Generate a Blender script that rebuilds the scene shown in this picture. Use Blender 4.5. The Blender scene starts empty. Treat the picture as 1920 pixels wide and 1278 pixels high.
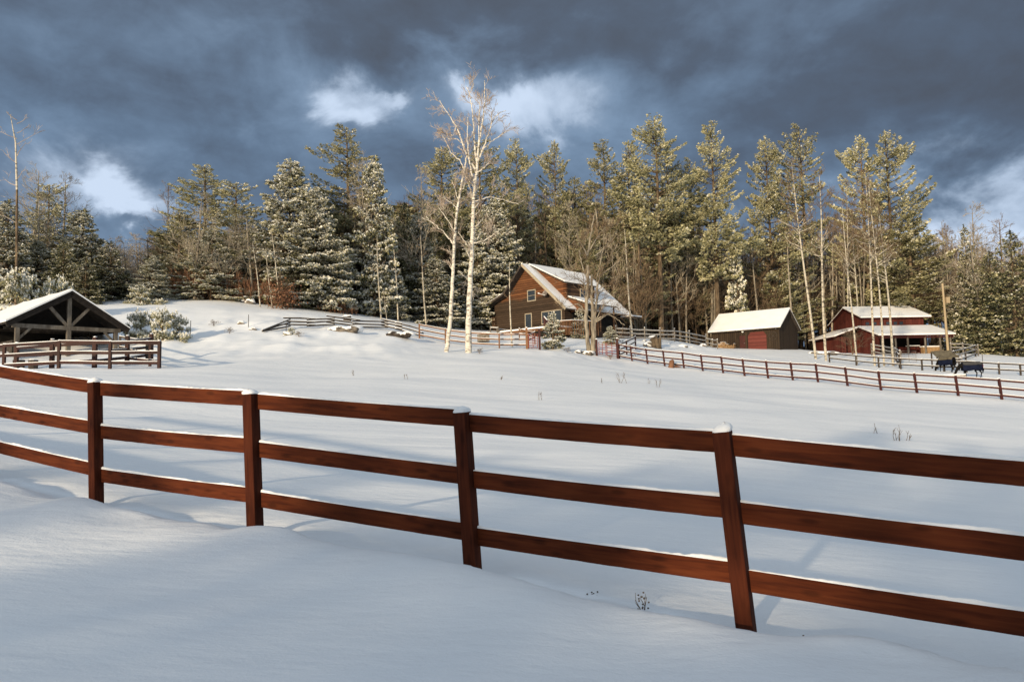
import bpy, math, random
import numpy as np
from mathutils import Vector, Matrix
R = math.radians
SC = bpy.context.scene
COL = SC.collection
rng = random.Random(11)

# ------------------------------------------------------------------ camera model
W0, H0, F0 = 1920.0, 1278.0, 1420.0
PITCH, ROLL = R(4.5), 0.020
fw = np.array([0, math.cos(PITCH), math.sin(PITCH)])
r0 = np.array([1.0, 0, 0]); u0 = np.array([0, -math.sin(PITCH), math.cos(PITCH)])
rt = r0 * math.cos(ROLL) - u0 * math.sin(ROLL)
up = u0 * math.cos(ROLL) + r0 * math.sin(ROLL)
def at(px, py, d):
    """world point seen at photo pixel (px, py) at distance d along the ground axis"""
    v = fw * F0 + rt * (px - W0 / 2) + up * (H0 / 2 - py)
    return v * (d / v[1])
def pix(p):
    p = np.asarray(p, float); z = p @ fw
    return W0 / 2 + F0 * (p @ rt) / z, H0 / 2 - F0 * (p @ up) / z

cam = bpy.data.cameras.new("camera"); co = bpy.data.objects.new("camera", cam); COL.objects.link(co)
cam.sensor_width = 36; cam.sensor_fit = 'HORIZONTAL'; cam.lens = F0 * 36 / W0
cam.clip_start = 0.1; cam.clip_end = 5000
m = Matrix.Identity(4)
for i in range(3):
    m[i][0] = rt[i]; m[i][1] = up[i]; m[i][2] = -fw[i]
co.matrix_world = m
SC.camera = co

# ------------------------------------------------------------------ terrain
CP = []   # x, y, z
def cpx(px, py, d): CP.append(at(px, py, d))
for x, y in [(-4.86, 8.8), (-2.55, 7.55), (-.38, 6.6), (1.6, 5.37), (3.8, 4.3), (-7, 10), (0, 0), (-3, 3), (3, 0), (-8, 4), (-12, 12), (7, 3)]:
    CP.append(np.array([x, y, -1.55 - .0845 * x + .0159 * y]))
for x, y, z in [(-30, -30, .5), (30, -30, -4.5), (0, -30, -2.2), (-14, -15, -.6), (14, -12, -3), (-100, -60, 5), (100, -60, -9), (-60, 0, 4.0), (60, 0, -5), (-110, 60, 13), (110, 40, -2)]:
    CP.append(np.array([x, y, z], float))
for a in [
    (60, 800, 16), (460, 845, 16), (960, 862, 15), (1500, 905, 14), (1880, 960, 13),
    (100, 735, 25), (500, 750, 25), (960, 770, 26), (1500, 800, 27), (1880, 850, 24),
    (8, 694, 37), (110, 690, 36), (206, 691, 36), (298, 690, 37), (420, 690, 38),
    (700, 695, 41), (960, 698, 42), (1250, 722, 42), (1550, 745, 42), (1800, 775, 38),
    (60, 676, 48), (150, 672, 50), (230, 668, 51), (330, 655, 52), (430, 652, 52), (560, 648, 54), (700, 645, 57), (790, 646, 62),
    (240, 628, 57), (320, 622, 57), (400, 612, 60), (500, 606, 61), (470, 628, 58), (640, 616, 64), (740, 618, 66), (785, 628, 65),
    (0, 575, 66), (100, 566, 68), (200, 561, 72), (300, 558, 76), (450, 562, 77), (560, 576, 78), (660, 588, 80), (760, 602, 84), (840, 612, 92),
    (838, 661, 57), (878, 658, 57), (905, 652, 64), (960, 662, 58), (1010, 652, 64), (1105, 662, 66), (1030, 680, 52),
    (880, 640, 72), (960, 632, 80), (1000, 629, 84), (1080, 636, 80), (1150, 636, 82), (1190, 640, 84),
    (1160, 675, 65), (1255, 690, 62), (1350, 699, 58.5), (1440, 708, 56), (1530, 718, 53), (1625, 728, 51), (1720, 738, 49.5), (1800, 743, 49), (1880, 748, 48),
    (1240, 655, 75), (1300, 652, 80), (1230, 640, 79), (1300, 641, 86), (1340, 655, 92),
    (1400, 655, 102), (1330, 651, 109), (1460, 653, 101), (1515, 652, 106), (1430, 672, 80),
    (1560, 690, 66), (1660, 697, 64), (1760, 706, 60), (1830, 705, 62), (1900, 707, 62), (1700, 680, 84),
    (1560, 668, 98), (1640, 665, 105), (1790, 664, 105), (1720, 664, 104), (1560, 664, 118), (1850, 668, 96), (1840, 655, 100), (1920, 672, 96),
    (-250, 560, 75), (-400, 700, 40), (2150, 690, 100), (2100, 760, 50),
]: cpx(*a)
for x, y, z in [(-100, 140, 15), (-50, 140, 15), (0, 140, 13), (50, 150, 10), (100, 150, 8), (-150, 300, 22), (0, 300, 18), (150, 300, 14), (-260, 500, 24), (0, 500, 22), (260, 500, 20), (-200, 150, 14), (200, 150, 4)]:
    CP.append(np.array([x, y, z], float))
CP = np.array(CP)
def _warp(x, y):   # distances matter less far away
    return np.arcsinh(np.asarray(x, float) / 25) * 25, np.arcsinh((np.asarray(y, float)) / 25) * 25
def _k(r2): return r2 * np.log(r2 + 1e-9) * .5
cx_, cy_ = _warp(CP[:, 0], CP[:, 1]); n = len(CP)
K = _k((cx_[:, None] - cx_[None]) ** 2 + (cy_[:, None] - cy_[None]) ** 2) + np.eye(n) * 14.0
Pm = np.c_[np.ones(n), cx_, cy_]
A = np.block([[K, Pm], [Pm.T, np.zeros((3, 3))]])
SOL = np.linalg.solve(A, np.r_[CP[:, 2], np.zeros(3)])
nrg = np.random.RandomState(5)
WAVES = [(nrg.uniform(0, 6.28), nrg.uniform(0, 6.28)) for _ in range(60)]
def fbm(x, y, wl, n0, cnt=9, ax=1.0):
    s = 0
    for i in range(cnt):
        a, ph = WAVES[(n0 + i) % 60]
        w = wl * (0.6 + .13 * i)
        s = s + np.sin((x * math.cos(a) * ax + y * math.sin(a)) * 6.2832 / w + ph + 1.3 * np.sin((x * math.sin(a) * ax - y * math.cos(a)) * 2.1 / w + ph * 2))
    return s / cnt ** .5 * .7
FX = np.array([-30, -7, -4.86, -2.55, -.38, 1.6, 3.8, 30]); FY = np.array([21, 10, 8.8, 7.55, 6.6, 5.37, 4.3, -7])
def T(x, y):
    x = np.asarray(x, float); y = np.asarray(y, float)
    wx, wy = _warp(x, y)
    z = SOL[n] + SOL[n + 1] * wx + SOL[n + 2] * wy
    for i in range(n):
        z = z + SOL[i] * _k((wx - cx_[i]) ** 2 + (wy - cy_[i]) ** 2)
    far = np.clip((np.hypot(x, y) - 8) / 30, 0, 1)
    z = z + fbm(x, y, 9, 3) * .05 * (.4 + far) + fbm(x, y, 2.6, 20) * .012 + far * fbm(x, y, 4.5, 31, ax=.35) * .028
    s = np.clip((np.hypot(x, y) - 45) / 10, 0, 1) * np.clip((75 - np.hypot(x, y)) / 8, 0, 1)
    rough = np.clip((.02 - (x / np.maximum(y, 1) + .1)) * 12, 0, 1)    # lumpy bank on the left hill
    z = z + s * rough * (np.maximum(fbm(x, y, 5, 40), 0) * .30 + fbm(x, y, 1.7, 22) * .045)
    k1 = np.clip(1 - np.hypot((x - 17) / 9, (y - 80) / 9), 0, 1) * 1.6 + np.clip(1 - np.hypot((x - 6) / 6, (y - 62) / 6), 0, 1)
    z = z + np.minimum(k1, 1) * (fbm(x, y, 1.5, 11) * .10 + fbm(x, y, 3.3, 27) * .12)
    # drifted snow bank that follows the near fence
    fy = np.interp(x, FX, FY)
    dd = (y - fy) * .88
    wob = .18 * fbm(x, y * 0, 3.1, 8)
    hgt = .13 * (.75 + .5 * fbm(x, y * .2, 2.0, 14)); q_ = dd + .42 + wob * .8
    z = z + hgt * np.where(q_ < 0, np.exp(-(q_ / .75) ** 2), np.exp(-(q_ / .17) ** 2)) - .05 * np.exp(-((q_ - .42) / .28) ** 2)
    nr_ = np.exp(-(dd / .7) ** 2); z = z + nr_ * (fbm(x, y, .62, 44) * .012 + fbm(x, y, .33, 9) * .006)
    z = z + .085 * np.exp(-((x - 2.15) / .42) ** 2 - ((y - 4.85) / .2) ** 2) + .05 * np.exp(-((x + 2.0) / .5) ** 2 - ((y - 7.05) / .22) ** 2) + .05 * np.exp(-((x + 3.9) / .35) ** 2 - ((y - 7.9) / .2) ** 2)
    for px_, py_ in zip(FX[1:-1], FY[1:-1]):
        r2 = (x - px_) ** 2 + (y - py_) ** 2
        z = z + .05 * np.exp(-r2 / .018) - .065 * np.exp(-r2 / .10)
    return z
def Tz(x, y): return float(T(np.array([x]), np.array([y]))[0])
def gp(px, d):
    """ground point under photo column px (read at its horizon) at distance d"""
    X = at(px, 690, d)[0]
    return np.array([X, d, Tz(X, d)])
TLX = [-600, -200, 200, 500, 700, 850, 1200, 1320, 1500, 1560, 1800, 1920, 2200, 2600]
TLD = [70, 72, 76, 78, 83, 98, 104, 116, 116, 122, 120, 108, 100, 95]
def treeline(x, y): return np.interp(960 + F0 * x / np.maximum(y, 1), TLX, TLD)

# ------------------------------------------------------------------ mesh builder
class MB:
    def __init__(s): s.v = []; s.f4 = []; s.f3 = []; s.m4 = []; s.m3 = []; s.n = 0; s.ng = []
    def addv(s, v):
        v = np.asarray(v, float).reshape(-1, 3); b = s.n; s.v.append(v); s.n += len(v); return b
    def quads(s, v, idx, mi=0):
        b = s.addv(v); idx = np.asarray(idx).reshape(-1, 4) + b
        s.f4.append(idx); s.m4.append(np.full(len(idx), mi))
    def tris(s, v, idx, mi=0):
        b = s.addv(v); idx = np.asarray(idx).reshape(-1, 3) + b
        s.f3.append(idx); s.m3.append(np.full(len(idx), mi))
    def cards(s, v, mi=0):   # v: (k,4,3)
        k = len(v); s.quads(v.reshape(-1, 3), np.arange(4 * k), mi)
    def hexa(s, p, mi=0):    # 8 corners: bottom 0-3 ccw, top 4-7
        s.quads(p, [[0, 3, 2, 1], [4, 5, 6, 7], [0, 1, 5, 4], [1, 2, 6, 5], [2, 3, 7, 6], [3, 0, 4, 7]], mi)
    def box(s, lo, hi, mi=0):
        x0, y0, z0 = lo; x1, y1, z1 = hi
        s.hexa([(x0, y0, z0), (x1, y0, z0), (x1, y1, z0), (x0, y1, z0), (x0, y0, z1), (x1, y0, z1), (x1, y1, z1), (x0, y1, z1)], mi)
    def bar(s, a, b, w, h, mi=0, upv=(0, 0, 1)):
        """box beam from a to b, w across, h along upv"""
        a = np.asarray(a, float); b = np.asarray(b, float); d = b - a; d /= np.linalg.norm(d)
        u = np.asarray(upv, float); r = np.cross(d, u); r /= np.linalg.norm(r); u = np.cross(r, d)
        r = r * w / 2; u = u * h / 2
        s.hexa([a - r - u, a + r - u, b + r - u, b - r - u, a - r + u, a + r + u, b + r + u, b - r + u], mi)
    def slab(s, quad, t, mi=0):
        """four corners of the under side (ccw from above), thickness t upward"""
        q = np.asarray(quad, float); s.hexa(np.r_[q, q + [0, 0, t]], mi)
    def tube(s, pts, rad, k=5, mi=0, cap=True):
        pts = np.asarray(pts, float); rad = np.asarray(rad, float)
        d = np.gradient(pts, axis=0); d /= np.maximum(np.linalg.norm(d, axis=1), 1e-9)[:, None]
        ref = np.array([0, 0, 1.0]) if abs(d[0][2]) < .8 else np.array([1.0, 0, 0])
        r = np.cross(d, ref); r /= np.maximum(np.linalg.norm(r, axis=1), 1e-9)[:, None]; q = np.cross(d, r)
        a = np.arange(k) * 6.28318 / k
        v = pts[:, None] + (r[:, None] * np.cos(a)[None, :, None] + q[:, None] * np.sin(a)[None, :, None]) * rad[:, None, None]
        m_ = len(pts); i = np.arange(m_ - 1)[:, None] * k; j = np.arange(k)[None]; j2 = (j + 1) % k
        s.quads(v.reshape(-1, 3), np.stack([i + j, i + j2, i + k + j2, i + k + j], -1).reshape(-1, 4), mi)
        if cap:
            for e, o in ((0, 1), (m_ - 1, 0)):
                ring = v[e]; c = pts[e]
                vv = np.r_[ring, [c]]; ii = [[(a_ + 1) % k, a_, k] if o else [a_, (a_ + 1) % k, k] for a_ in range(k)]
                s.tris(vv, ii, mi)
    def blob(s, c, r, seed=0, nu=8, nv=6, rough=.15, mi=0):
        g = np.random.RandomState(seed); c = np.asarray(c, float); r = np.asarray(r, float) * np.ones(3)
        u = np.arange(nu) * 6.28318 / nu; vv = np.linspace(0, math.pi, nv + 1)
        ph = g.uniform(0, 6.28, 6)
        P = np.array([[(math.sin(b) * math.cos(a), math.sin(b) * math.sin(a), math.cos(b)) for a in u] for b in vv])
        dis = 1 + rough * (np.sin(P[..., 0] * 3.1 + ph[0]) * np.sin(P[..., 1] * 4.3 + ph[1]) + .6 * np.sin(P[..., 2] * 5.1 + ph[2] + P[..., 0] * 4))
        P = P * dis[..., None] * r + c
        i = np.arange(nv)[:, None] * nu; j = np.arange(nu)[None]; j2 = (j + 1) % nu
        s.quads(P.reshape(-1, 3), np.stack([i + j, i + nu + j, i + nu + j2, i + j2], -1).reshape(-1, 4), mi)
    def mesh(s, name, mats, org=(0, 0, 0), smooth=False):
        me = bpy.data.meshes.new(name)
        v = np.concatenate(s.v) - np.asarray(org, float)
        f4 = np.concatenate(s.f4) if s.f4 else np.zeros((0, 4), int); f3 = np.concatenate(s.f3) if s.f3 else np.zeros((0, 3), int)
        mi = np.concatenate(([np.concatenate(s.m4)] if s.m4 else []) + ([np.concatenate(s.m3)] if s.m3 else []))
        me.vertices.add(len(v)); me.vertices.foreach_set("co", v.astype(np.float32).ravel())
        loops = np.r_[f4.ravel(), f3.ravel()].astype(np.int32)
        me.loops.add(len(loops)); me.loops.foreach_set("vertex_index", loops)
        npoly = len(f4) + len(f3); me.polygons.add(npoly)
        st = np.r_[np.arange(len(f4)) * 4, len(f4) * 4 + np.arange(len(f3)) * 3].astype(np.int32)
        me.polygons.foreach_set("loop_start", st)
        me.polygons.foreach_set("material_index", mi.astype(np.int32))
        me.polygons.foreach_set("use_smooth", np.full(npoly, bool(smooth)))
        for m_ in (mats if isinstance(mats, (list, tuple)) else [mats]): me.materials.append(m_)
        me.update(calc_edges=True); me.validate()
        return me
    def build(s, name, mats, parent=None, org=(0, 0, 0), smooth=False, label=None):
        o = bpy.data.objects.new(name, s.mesh(name, mats, org, smooth)); COL.objects.link(o)
        if parent: o.parent = parent
        if label: o["label"] = label
        return o

def thing(name, label, cat, loc=(0, 0, 0), rz=0.0, group=None):
    o = bpy.data.objects.new(name, None); COL.objects.link(o); o.location = loc; o.rotation_euler = (0, 0, rz)
    o.empty_display_size = .5
    return tag(o, label, cat, group)
def tag(o, label, cat, group=None):
    o["label"] = label; o["category"] = cat
    if group: o["group"] = group
    return o
def kids(o): return [c for c in KIDS.get(o.name, [])]
KIDS = {}

# ------------------------------------------------------------------ materials
def mat(name, c1, c2=None, scale=6.0, rough=.8, bump=0.0, stretch=(1, 1, 1), spec=.3, c3=None, detail=5, metal=0, bscale=None, rnd=0.0, lo=.35, hi=.65):
    m_ = bpy.data.materials.new(name); m_.use_nodes = True; nt = m_.node_tree; N = nt.nodes; L = nt.links
    b = N["Principled BSDF"]; b.inputs["Roughness"].default_value = rough; b.inputs["Specular IOR Level"].default_value = spec; b.inputs["Metallic"].default_value = metal
    c2 = c2 or c1
    tc = N.new("ShaderNodeTexCoord"); mp = N.new("ShaderNodeMapping"); mp.inputs["Scale"].default_value = stretch; L.new(tc.outputs["Object"], mp.inputs[0])
    nz = N.new("ShaderNodeTexNoise"); nz.inputs["Scale"].default_value = scale; nz.inputs["Detail"].default_value = detail; L.new(mp.outputs[0], nz.inputs["Vector"])
    cr = N.new("ShaderNodeValToRGB"); L.new(nz.outputs["Fac"], cr.inputs[0])
    cr.color_ramp.elements[0].position = lo; cr.color_ramp.elements[0].color = (*c1, 1)
    cr.color_ramp.elements[1].position = hi; cr.color_ramp.elements[1].color = (*c2, 1)
    if c3: e = cr.color_ramp.elements.new(min(.98, hi + .12)); e.color = (*c3, 1)
    out = cr.outputs[0]
    if rnd:
        oi = N.new("ShaderNodeObjectInfo"); hs = N.new("ShaderNodeHueSaturation")
        mr = N.new("ShaderNodeMapRange"); mr.inputs["To Min"].default_value = 1 - rnd; mr.inputs["To Max"].default_value = 1 + rnd
        L.new(oi.outputs["Random"], mr.inputs[0]); L.new(mr.outputs[0], hs.inputs["Value"]); L.new(out, hs.inputs["Color"]); out = hs.outputs[0]
    L.new(out, b.inputs["Base Color"])
    if bump:
        bp = N.new("ShaderNodeBump"); bp.inputs["Strength"].default_value = bump; bp.inputs["Distance"].default_value = .03
        if bscale:
            n2 = N.new("ShaderNodeTexNoise"); n2.inputs["Scale"].default_value = bscale; n2.inputs["Detail"].default_value = 6; L.new(mp.outputs[0], n2.inputs["Vector"]); L.new(n2.outputs["Fac"], bp.inputs["Height"])
        else: L.new(nz.outputs["Fac"], bp.inputs["Height"])
        L.new(bp.outputs[0], b.inputs["Normal"])
    return m_

def ground_mat():
    m_ = bpy.data.materials.new("snow_ground"); m_.use_nodes = True; nt = m_.node_tree; N = nt.nodes; L = nt.links
    b = N["Principled BSDF"]; b.inputs["Roughness"].default_value = .55; b.inputs["Specular IOR Level"].default_value = .25
    tc = N.new("ShaderNodeTexCoord")
    def noise(sc, st, det=5):
        mp = N.new("ShaderNodeMapping"); mp.inputs["Scale"].default_value = st; L.new(tc.outputs["Object"], mp.inputs[0])
        nz = N.new("ShaderNodeTexNoise"); nz.inputs["Scale"].default_value = sc; nz.inputs["Detail"].default_value = det; L.new(mp.outputs[0], nz.inputs["Vector"]); return nz.outputs["Fac"]
    def mth(op, a, c):
        x = N.new("ShaderNodeMath"); x.operation = op
        for i, q in enumerate((a, c)):
            if isinstance(q, (int, float)): x.inputs[i].default_value = q
            else: L.new(q, x.inputs[i])
        return x.outputs[0]
    n1 = noise(.55, (.35, 1, 1), 7); n2 = noise(3.0, (.3, 1, 1), 6); n3 = noise(45, (1, 1, 1), 4); n4 = noise(.16, (1, 1, 1), 4)
    h = mth('ADD', mth('MULTIPLY', n1, .13), mth('ADD', mth('MULTIPLY', n2, .018), mth('ADD', mth('MULTIPLY', n3, .0036), mth('MULTIPLY', noise(11, (.55, 1, 1), 5), .010))))
    bp = N.new("ShaderNodeBump"); bp.inputs["Strength"].default_value = .8; bp.inputs["Distance"].default_value = 1.0
    L.new(h, bp.inputs["Height"]); L.new(bp.outputs[0], b.inputs["Normal"])
    cr = N.new("ShaderNodeValToRGB"); L.new(n4, cr.inputs[0])
    cr.color_ramp.elements[0].position = .3; cr.color_ramp.elements[0].color = (.77, .80, .84, 1)
    cr.color_ramp.elements[1].position = .7; cr.color_ramp.elements[1].color = (.84, .86, .88, 1)
    at_ = N.new("ShaderNodeAttribute"); at_.attribute_name = "litter"
    ln = noise(1.3, (1, 1, 1), 8)
    lm = mth('MULTIPLY', at_.outputs["Fac"], 1.0)
    cut = N.new("ShaderNodeMapRange"); L.new(mth('ADD', mth('MULTIPLY', lm, .9), mth('MULTIPLY', ln, .5)), cut.inputs[0]); cut.inputs["From Min"].default_value = .72; cut.inputs["From Max"].default_value = .86
    lc = N.new("ShaderNodeValToRGB"); L.new(noise(4, (1, 1, 1), 6), lc.inputs[0])
    lc.color_ramp.elements[0].position = .35; lc.color_ramp.elements[0].color = (.03, .018, .01, 1)
    lc.color_ramp.elements[1].position = .7; lc.color_ramp.elements[1].color = (.14, .07, .035, 1)
    mx = N.new("ShaderNodeMix"); mx.data_type = 'RGBA'; L.new(cut.outputs[0], mx.inputs["Factor"]); L.new(cr.outputs[0], mx.inputs[6]); L.new(lc.outputs[0], mx.inputs[7])
    L.new(mx.outputs[2], b.inputs["Base Color"])
    return m_

def wood_mat(name, dark, mid, lite, ax=0, knots=True, scale=1.0):
    """stained timber, grain along local axis ax, with knots"""
    m_ = bpy.data.materials.new(name); m_.use_nodes = True; nt = m_.node_tree; N = nt.nodes; L = nt.links
    b = N["Principled BSDF"]; b.inputs["Roughness"].default_value = .85; b.inputs["Specular IOR Level"].default_value = .12
    tc = N.new("ShaderNodeTexCoord"); mp = N.new("ShaderNodeMapping")
    st = [22, 22, 22]; st[ax] = 1.6; mp.inputs["Scale"].default_value = [q * scale for q in st]
    oi = N.new("ShaderNodeObjectInfo"); va = N.new("ShaderNodeVectorMath"); va.operation = 'SCALE'
    cv = N.new("ShaderNodeCombineXYZ"); L.new(oi.outputs["Random"], cv.inputs[0]); L.new(oi.outputs["Random"], cv.inputs[2]); L.new(cv.outputs[0], va.inputs[0]); va.inputs["Scale"].default_value = 37
    ad = N.new("ShaderNodeVectorMath"); ad.operation = 'ADD'; L.new(tc.outputs["Object"], ad.inputs[0]); L.new(va.outputs[0], ad.inputs[1])
    L.new(ad.outputs[0], mp.inputs[0])
    nz = N.new("ShaderNodeTexNoise"); nz.inputs["Scale"].default_value = 1.5; nz.inputs["Detail"].default_value = 7; nz.inputs["Distortion"].default_value = .35; L.new(mp.outputs[0], nz.inputs["Vector"])
    cr = N.new("ShaderNodeValToRGB"); L.new(nz.outputs["Fac"], cr.inputs[0]); E = cr.color_ramp.elements
    E[0].position = .3; E[0].color = (*dark, 1); E[1].position = .68; E[1].color = (*lite, 1); e = E.new(.48); e.color = (*mid, 1)
    big = N.new("ShaderNodeTexNoise"); big.inputs["Scale"].default_value = 1.3; big.inputs["Detail"].default_value = 3; L.new(ad.outputs[0], big.inputs["Vector"])
    hs = N.new("ShaderNodeHueSaturation"); mr = N.new("ShaderNodeMapRange"); mr.inputs["From Min"].default_value = .3; mr.inputs["From Max"].default_value = .7; mr.inputs["To Min"].default_value = .8; mr.inputs["To Max"].default_value = 1.2
    L.new(big.outputs["Fac"], mr.inputs[0]); L.new(mr.outputs[0], hs.inputs["Value"]); L.new(cr.outputs[0], hs.inputs["Color"])
    out = hs.outputs[0]
    if knots:
        vo = N.new("ShaderNodeTexVoronoi"); mk = N.new("ShaderNodeMapping"); s2 = [11, 11, 11]; s2[ax] = 3.6; mk.inputs["Scale"].default_value = s2
        L.new(ad.outputs[0], mk.inputs[0]); L.new(mk.outputs[0], vo.inputs["Vector"]); vo.inputs["Scale"].default_value = 1.0
        k = N.new("ShaderNodeMapRange"); k.inputs["From Min"].default_value = .13; k.inputs["From Max"].default_value = .30; k.inputs["To Min"].default_value = .60; k.inputs["To Max"].default_value = 1
        L.new(vo.outputs["Distance"], k.inputs[0])
        h2 = N.new("ShaderNodeHueSaturation"); L.new(k.outputs[0], h2.inputs["Value"]); L.new(out, h2.inputs["Color"]); out = h2.outputs[0]
    L.new(out, b.inputs["Base Color"])
    bp = N.new("ShaderNodeBump"); bp.inputs["Strength"].default_value = .35; bp.inputs["Distance"].default_value = .004; L.new(nz.outputs["Fac"], bp.inputs["Height"]); L.new(bp.outputs[0], b.inputs["Normal"])
    return m_

def striped(name, c1, c2, period, groove=(.01, .008, .006), axis=2, top=None, split=None, rough=.75, bumpd=.06):
    """logs or boards: rounded courses of the given height; optional second colour above height split"""
    m_ = bpy.data.materials.new(name); m_.use_nodes = True; nt = m_.node_tree; N = nt.nodes; L = nt.links
    b = N["Principled BSDF"]; b.inputs["Roughness"].default_value = rough; b.inputs["Specular IOR Level"].default_value = .2
    tc = N.new("ShaderNodeTexCoord"); sp = N.new("ShaderNodeSeparateXYZ"); L.new(tc.outputs["Object"], sp.inputs[0])
    def mth(op, a, c=None):
        x = N.new("ShaderNodeMath"); x.operation = op
        for i, q in enumerate((a, c)):
            if q is None: continue
            if isinstance(q, (int, float)): x.inputs[i].default_value = q
            else: L.new(q, x.inputs[i])
        return x.outputs[0]
    if axis == 'xy': co_ = mth('ADD', sp.outputs[0], sp.outputs[1])
    else: co_ = sp.outputs[axis]
    q = mth('DIVIDE', co_, period); fr = mth('FRACT', q); fl = mth('FLOOR', q)
    prof = mth('SINE', mth('MULTIPLY', fr, math.pi))
    nz = N.new("ShaderNodeTexNoise"); mp = N.new("ShaderNodeMapping"); mp.inputs["Scale"].default_value = (.6, .6, 3) if axis == 2 else (3, 3, .6)
    L.new(tc.outputs["Object"], mp.inputs[0]); L.new(mp.outputs[0], nz.inputs["Vector"]); nz.inputs["Scale"].default_value = 2; nz.inputs["Detail"].default_value = 6
    wn = N.new("ShaderNodeTexWhiteNoise"); wn.noise_dimensions = '1D'; L.new(fl, wn.inputs["W"])
    t = mth('ADD', mth('MULTIPLY', nz.outputs["Fac"], .75), mth('MULTIPLY', wn.outputs["Value"], .45))
    def ramp(a, c):
        cr = N.new("ShaderNodeValToRGB"); L.new(t, cr.inputs[0]); cr.color_ramp.elements[0].position = .35; cr.color_ramp.elements[0].color = (*a, 1)
        cr.color_ramp.elements[1].position = .8; cr.color_ramp.elements[1].color = (*c, 1); return cr.outputs[0]
    out = ramp(c1, c2)
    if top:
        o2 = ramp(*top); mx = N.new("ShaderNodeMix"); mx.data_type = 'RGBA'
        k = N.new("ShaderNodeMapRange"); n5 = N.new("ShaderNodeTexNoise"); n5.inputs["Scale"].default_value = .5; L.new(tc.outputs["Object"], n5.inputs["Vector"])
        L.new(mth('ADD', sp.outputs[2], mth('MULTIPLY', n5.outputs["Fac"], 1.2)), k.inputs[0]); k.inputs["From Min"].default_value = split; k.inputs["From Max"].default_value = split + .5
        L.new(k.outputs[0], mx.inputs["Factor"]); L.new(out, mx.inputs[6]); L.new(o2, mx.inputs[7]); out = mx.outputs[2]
    g = N.new("ShaderNodeMapRange"); L.new(prof, g.inputs[0]); g.inputs["From Min"].default_value = .05; g.inputs["From Max"].default_value = .4
    mx = N.new("ShaderNodeMix"); mx.data_type = 'RGBA'; L.new(g.outputs[0], mx.inputs["Factor"]); mx.inputs[6].default_value = (*groove, 1); L.new(out, mx.inputs[7])
    L.new(mx.outputs[2], b.inputs["Base Color"])
    bp = N.new("ShaderNodeBump"); bp.inputs["Strength"].default_value = .7; bp.inputs["Distance"].default_value = bumpd; L.new(prof, bp.inputs["Height"]); L.new(bp.outputs[0], b.inputs["Normal"])
    return m_

M = {}
M['ground'] = ground_mat()
M['snow'] = mat('snow', (.80, .82, .84), (.86, .87, .88), 3, .6, .5, bscale=9)
M['roofsnow'] = mat('roof_snow', (.78, .79, .80), (.86, .86, .86), .8, .6, .6, bscale=1.6)
M['stain'] = wood_mat('red_stained_rail', (.044, .0098, .0038), (.074, .0168, .0056), (.098, .0245, .0080), 0)
M['stain_post'] = wood_mat('red_stained_post', (.034, .0076, .0034), (.054, .0122, .005), (.074, .0185, .007), 2)
M['farred'] = mat('dark_red_paint', (.034, .0065, .005), (.056, .0105, .0078), 3, .6, rnd=.1)
M['corral'] = mat('brown_red_stain', (.020, .006, .0048), (.038, .0105, .0075), 2, .7, rnd=.2)
M['tanwood'] = mat('tan_fence_wood', (.12, .055, .026), (.19, .095, .046), 2, .7, rnd=.15)
M['greywood'] = mat('weathered_grey_wood', (.10, .085, .07), (.26, .235, .20), 5, .85, .3, rnd=.2)
M['darkwood'] = mat('dark_weathered_wood', (.03, .024, .02), (.07, .056, .045), 5, .85, rnd=.2)
M['darktimber'] = mat('dark_brown_timber', (.010, .0075, .006), (.024, .018, .014), 4, .85)
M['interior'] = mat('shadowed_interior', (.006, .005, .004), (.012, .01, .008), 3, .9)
M['timber'] = mat('grey_timber', (.085, .07, .054), (.165, .145, .12), 4, .85, stretch=(1, 1, .3))
M['log'] = striped('stacked_logs', (.030, .020, .013), (.058, .038, .025), .26, groove=(.013, .008, .005), top=((.085, .034, .015), (.17, .072, .031)), split=4.9)  # darker lower courses: shade on the gable put into the log colour
M['loglit'] = striped('sunlit_logs', (.10, .038, .016), (.20, .082, .034), .26, groove=(.03, .014, .008))  # lit copy of the logs: sun on the dormer cheek is in the colour
M['logdark'] = striped('shaded_logs', (.04, .022, .014), (.10, .058, .034), .26)  # darker copy of the logs, with the dormer front's shade painted in
M['trim'] = mat('pale_trim', (.30, .26, .19), (.38, .33, .25), 4, .6)
M['glass'] = mat('window_glass', (.025, .035, .05), (.04, .05, .065), 1, .12, spec=.35)
M['barnred'] = striped('barn_red_boards', (.068, .015, .011), (.112, .028, .020), .22, axis='xy', groove=(.03, .005, .004), bumpd=.02)
M['garage'] = striped('brown_boards', (.026, .017, .010), (.048, .032, .019), .3, axis='xy', groove=(.008, .006, .005), bumpd=.02)
M['doorred'] = striped('red_door_panels', (.105, .026, .021), (.135, .036, .029), .5, groove=(.06, .015, .012), bumpd=.02)
M['bark'] = mat('brown_bark', (.05, .035, .022), (.17, .125, .08), 5, .9, .5, stretch=(1, 1, .25), rnd=.3)
M['twig'] = mat('brown_twigs', (.10, .068, .042), (.21, .15, .095), 2, .9, rnd=.3)
M['greybark'] = mat('grey_bark', (.13, .11, .085), (.34, .30, .235), 4, .9, .3, stretch=(1, 1, .3), rnd=.2)
M['birch'] = mat('white_birch_bark', (.09, .075, .06), (.56, .52, .45), 3.0, .7, .2, stretch=(1, 1, 3.2), lo=.34, hi=.48, c3=(.64, .60, .52))
M['slimbirch'] = mat('pale_birch_bark', (.08, .065, .05), (.46, .42, .34), 2.2, .7, stretch=(1, 1, 2.5), lo=.34, hi=.5, rnd=.15)
M['birchtwig'] = mat('birch_twigs', (.22, .165, .125), (.46, .39, .32), 2, .9)
M['rock'] = mat('grey_rock', (.07, .06, .05), (.22, .19, .155), 3, .9, .6)
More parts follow.
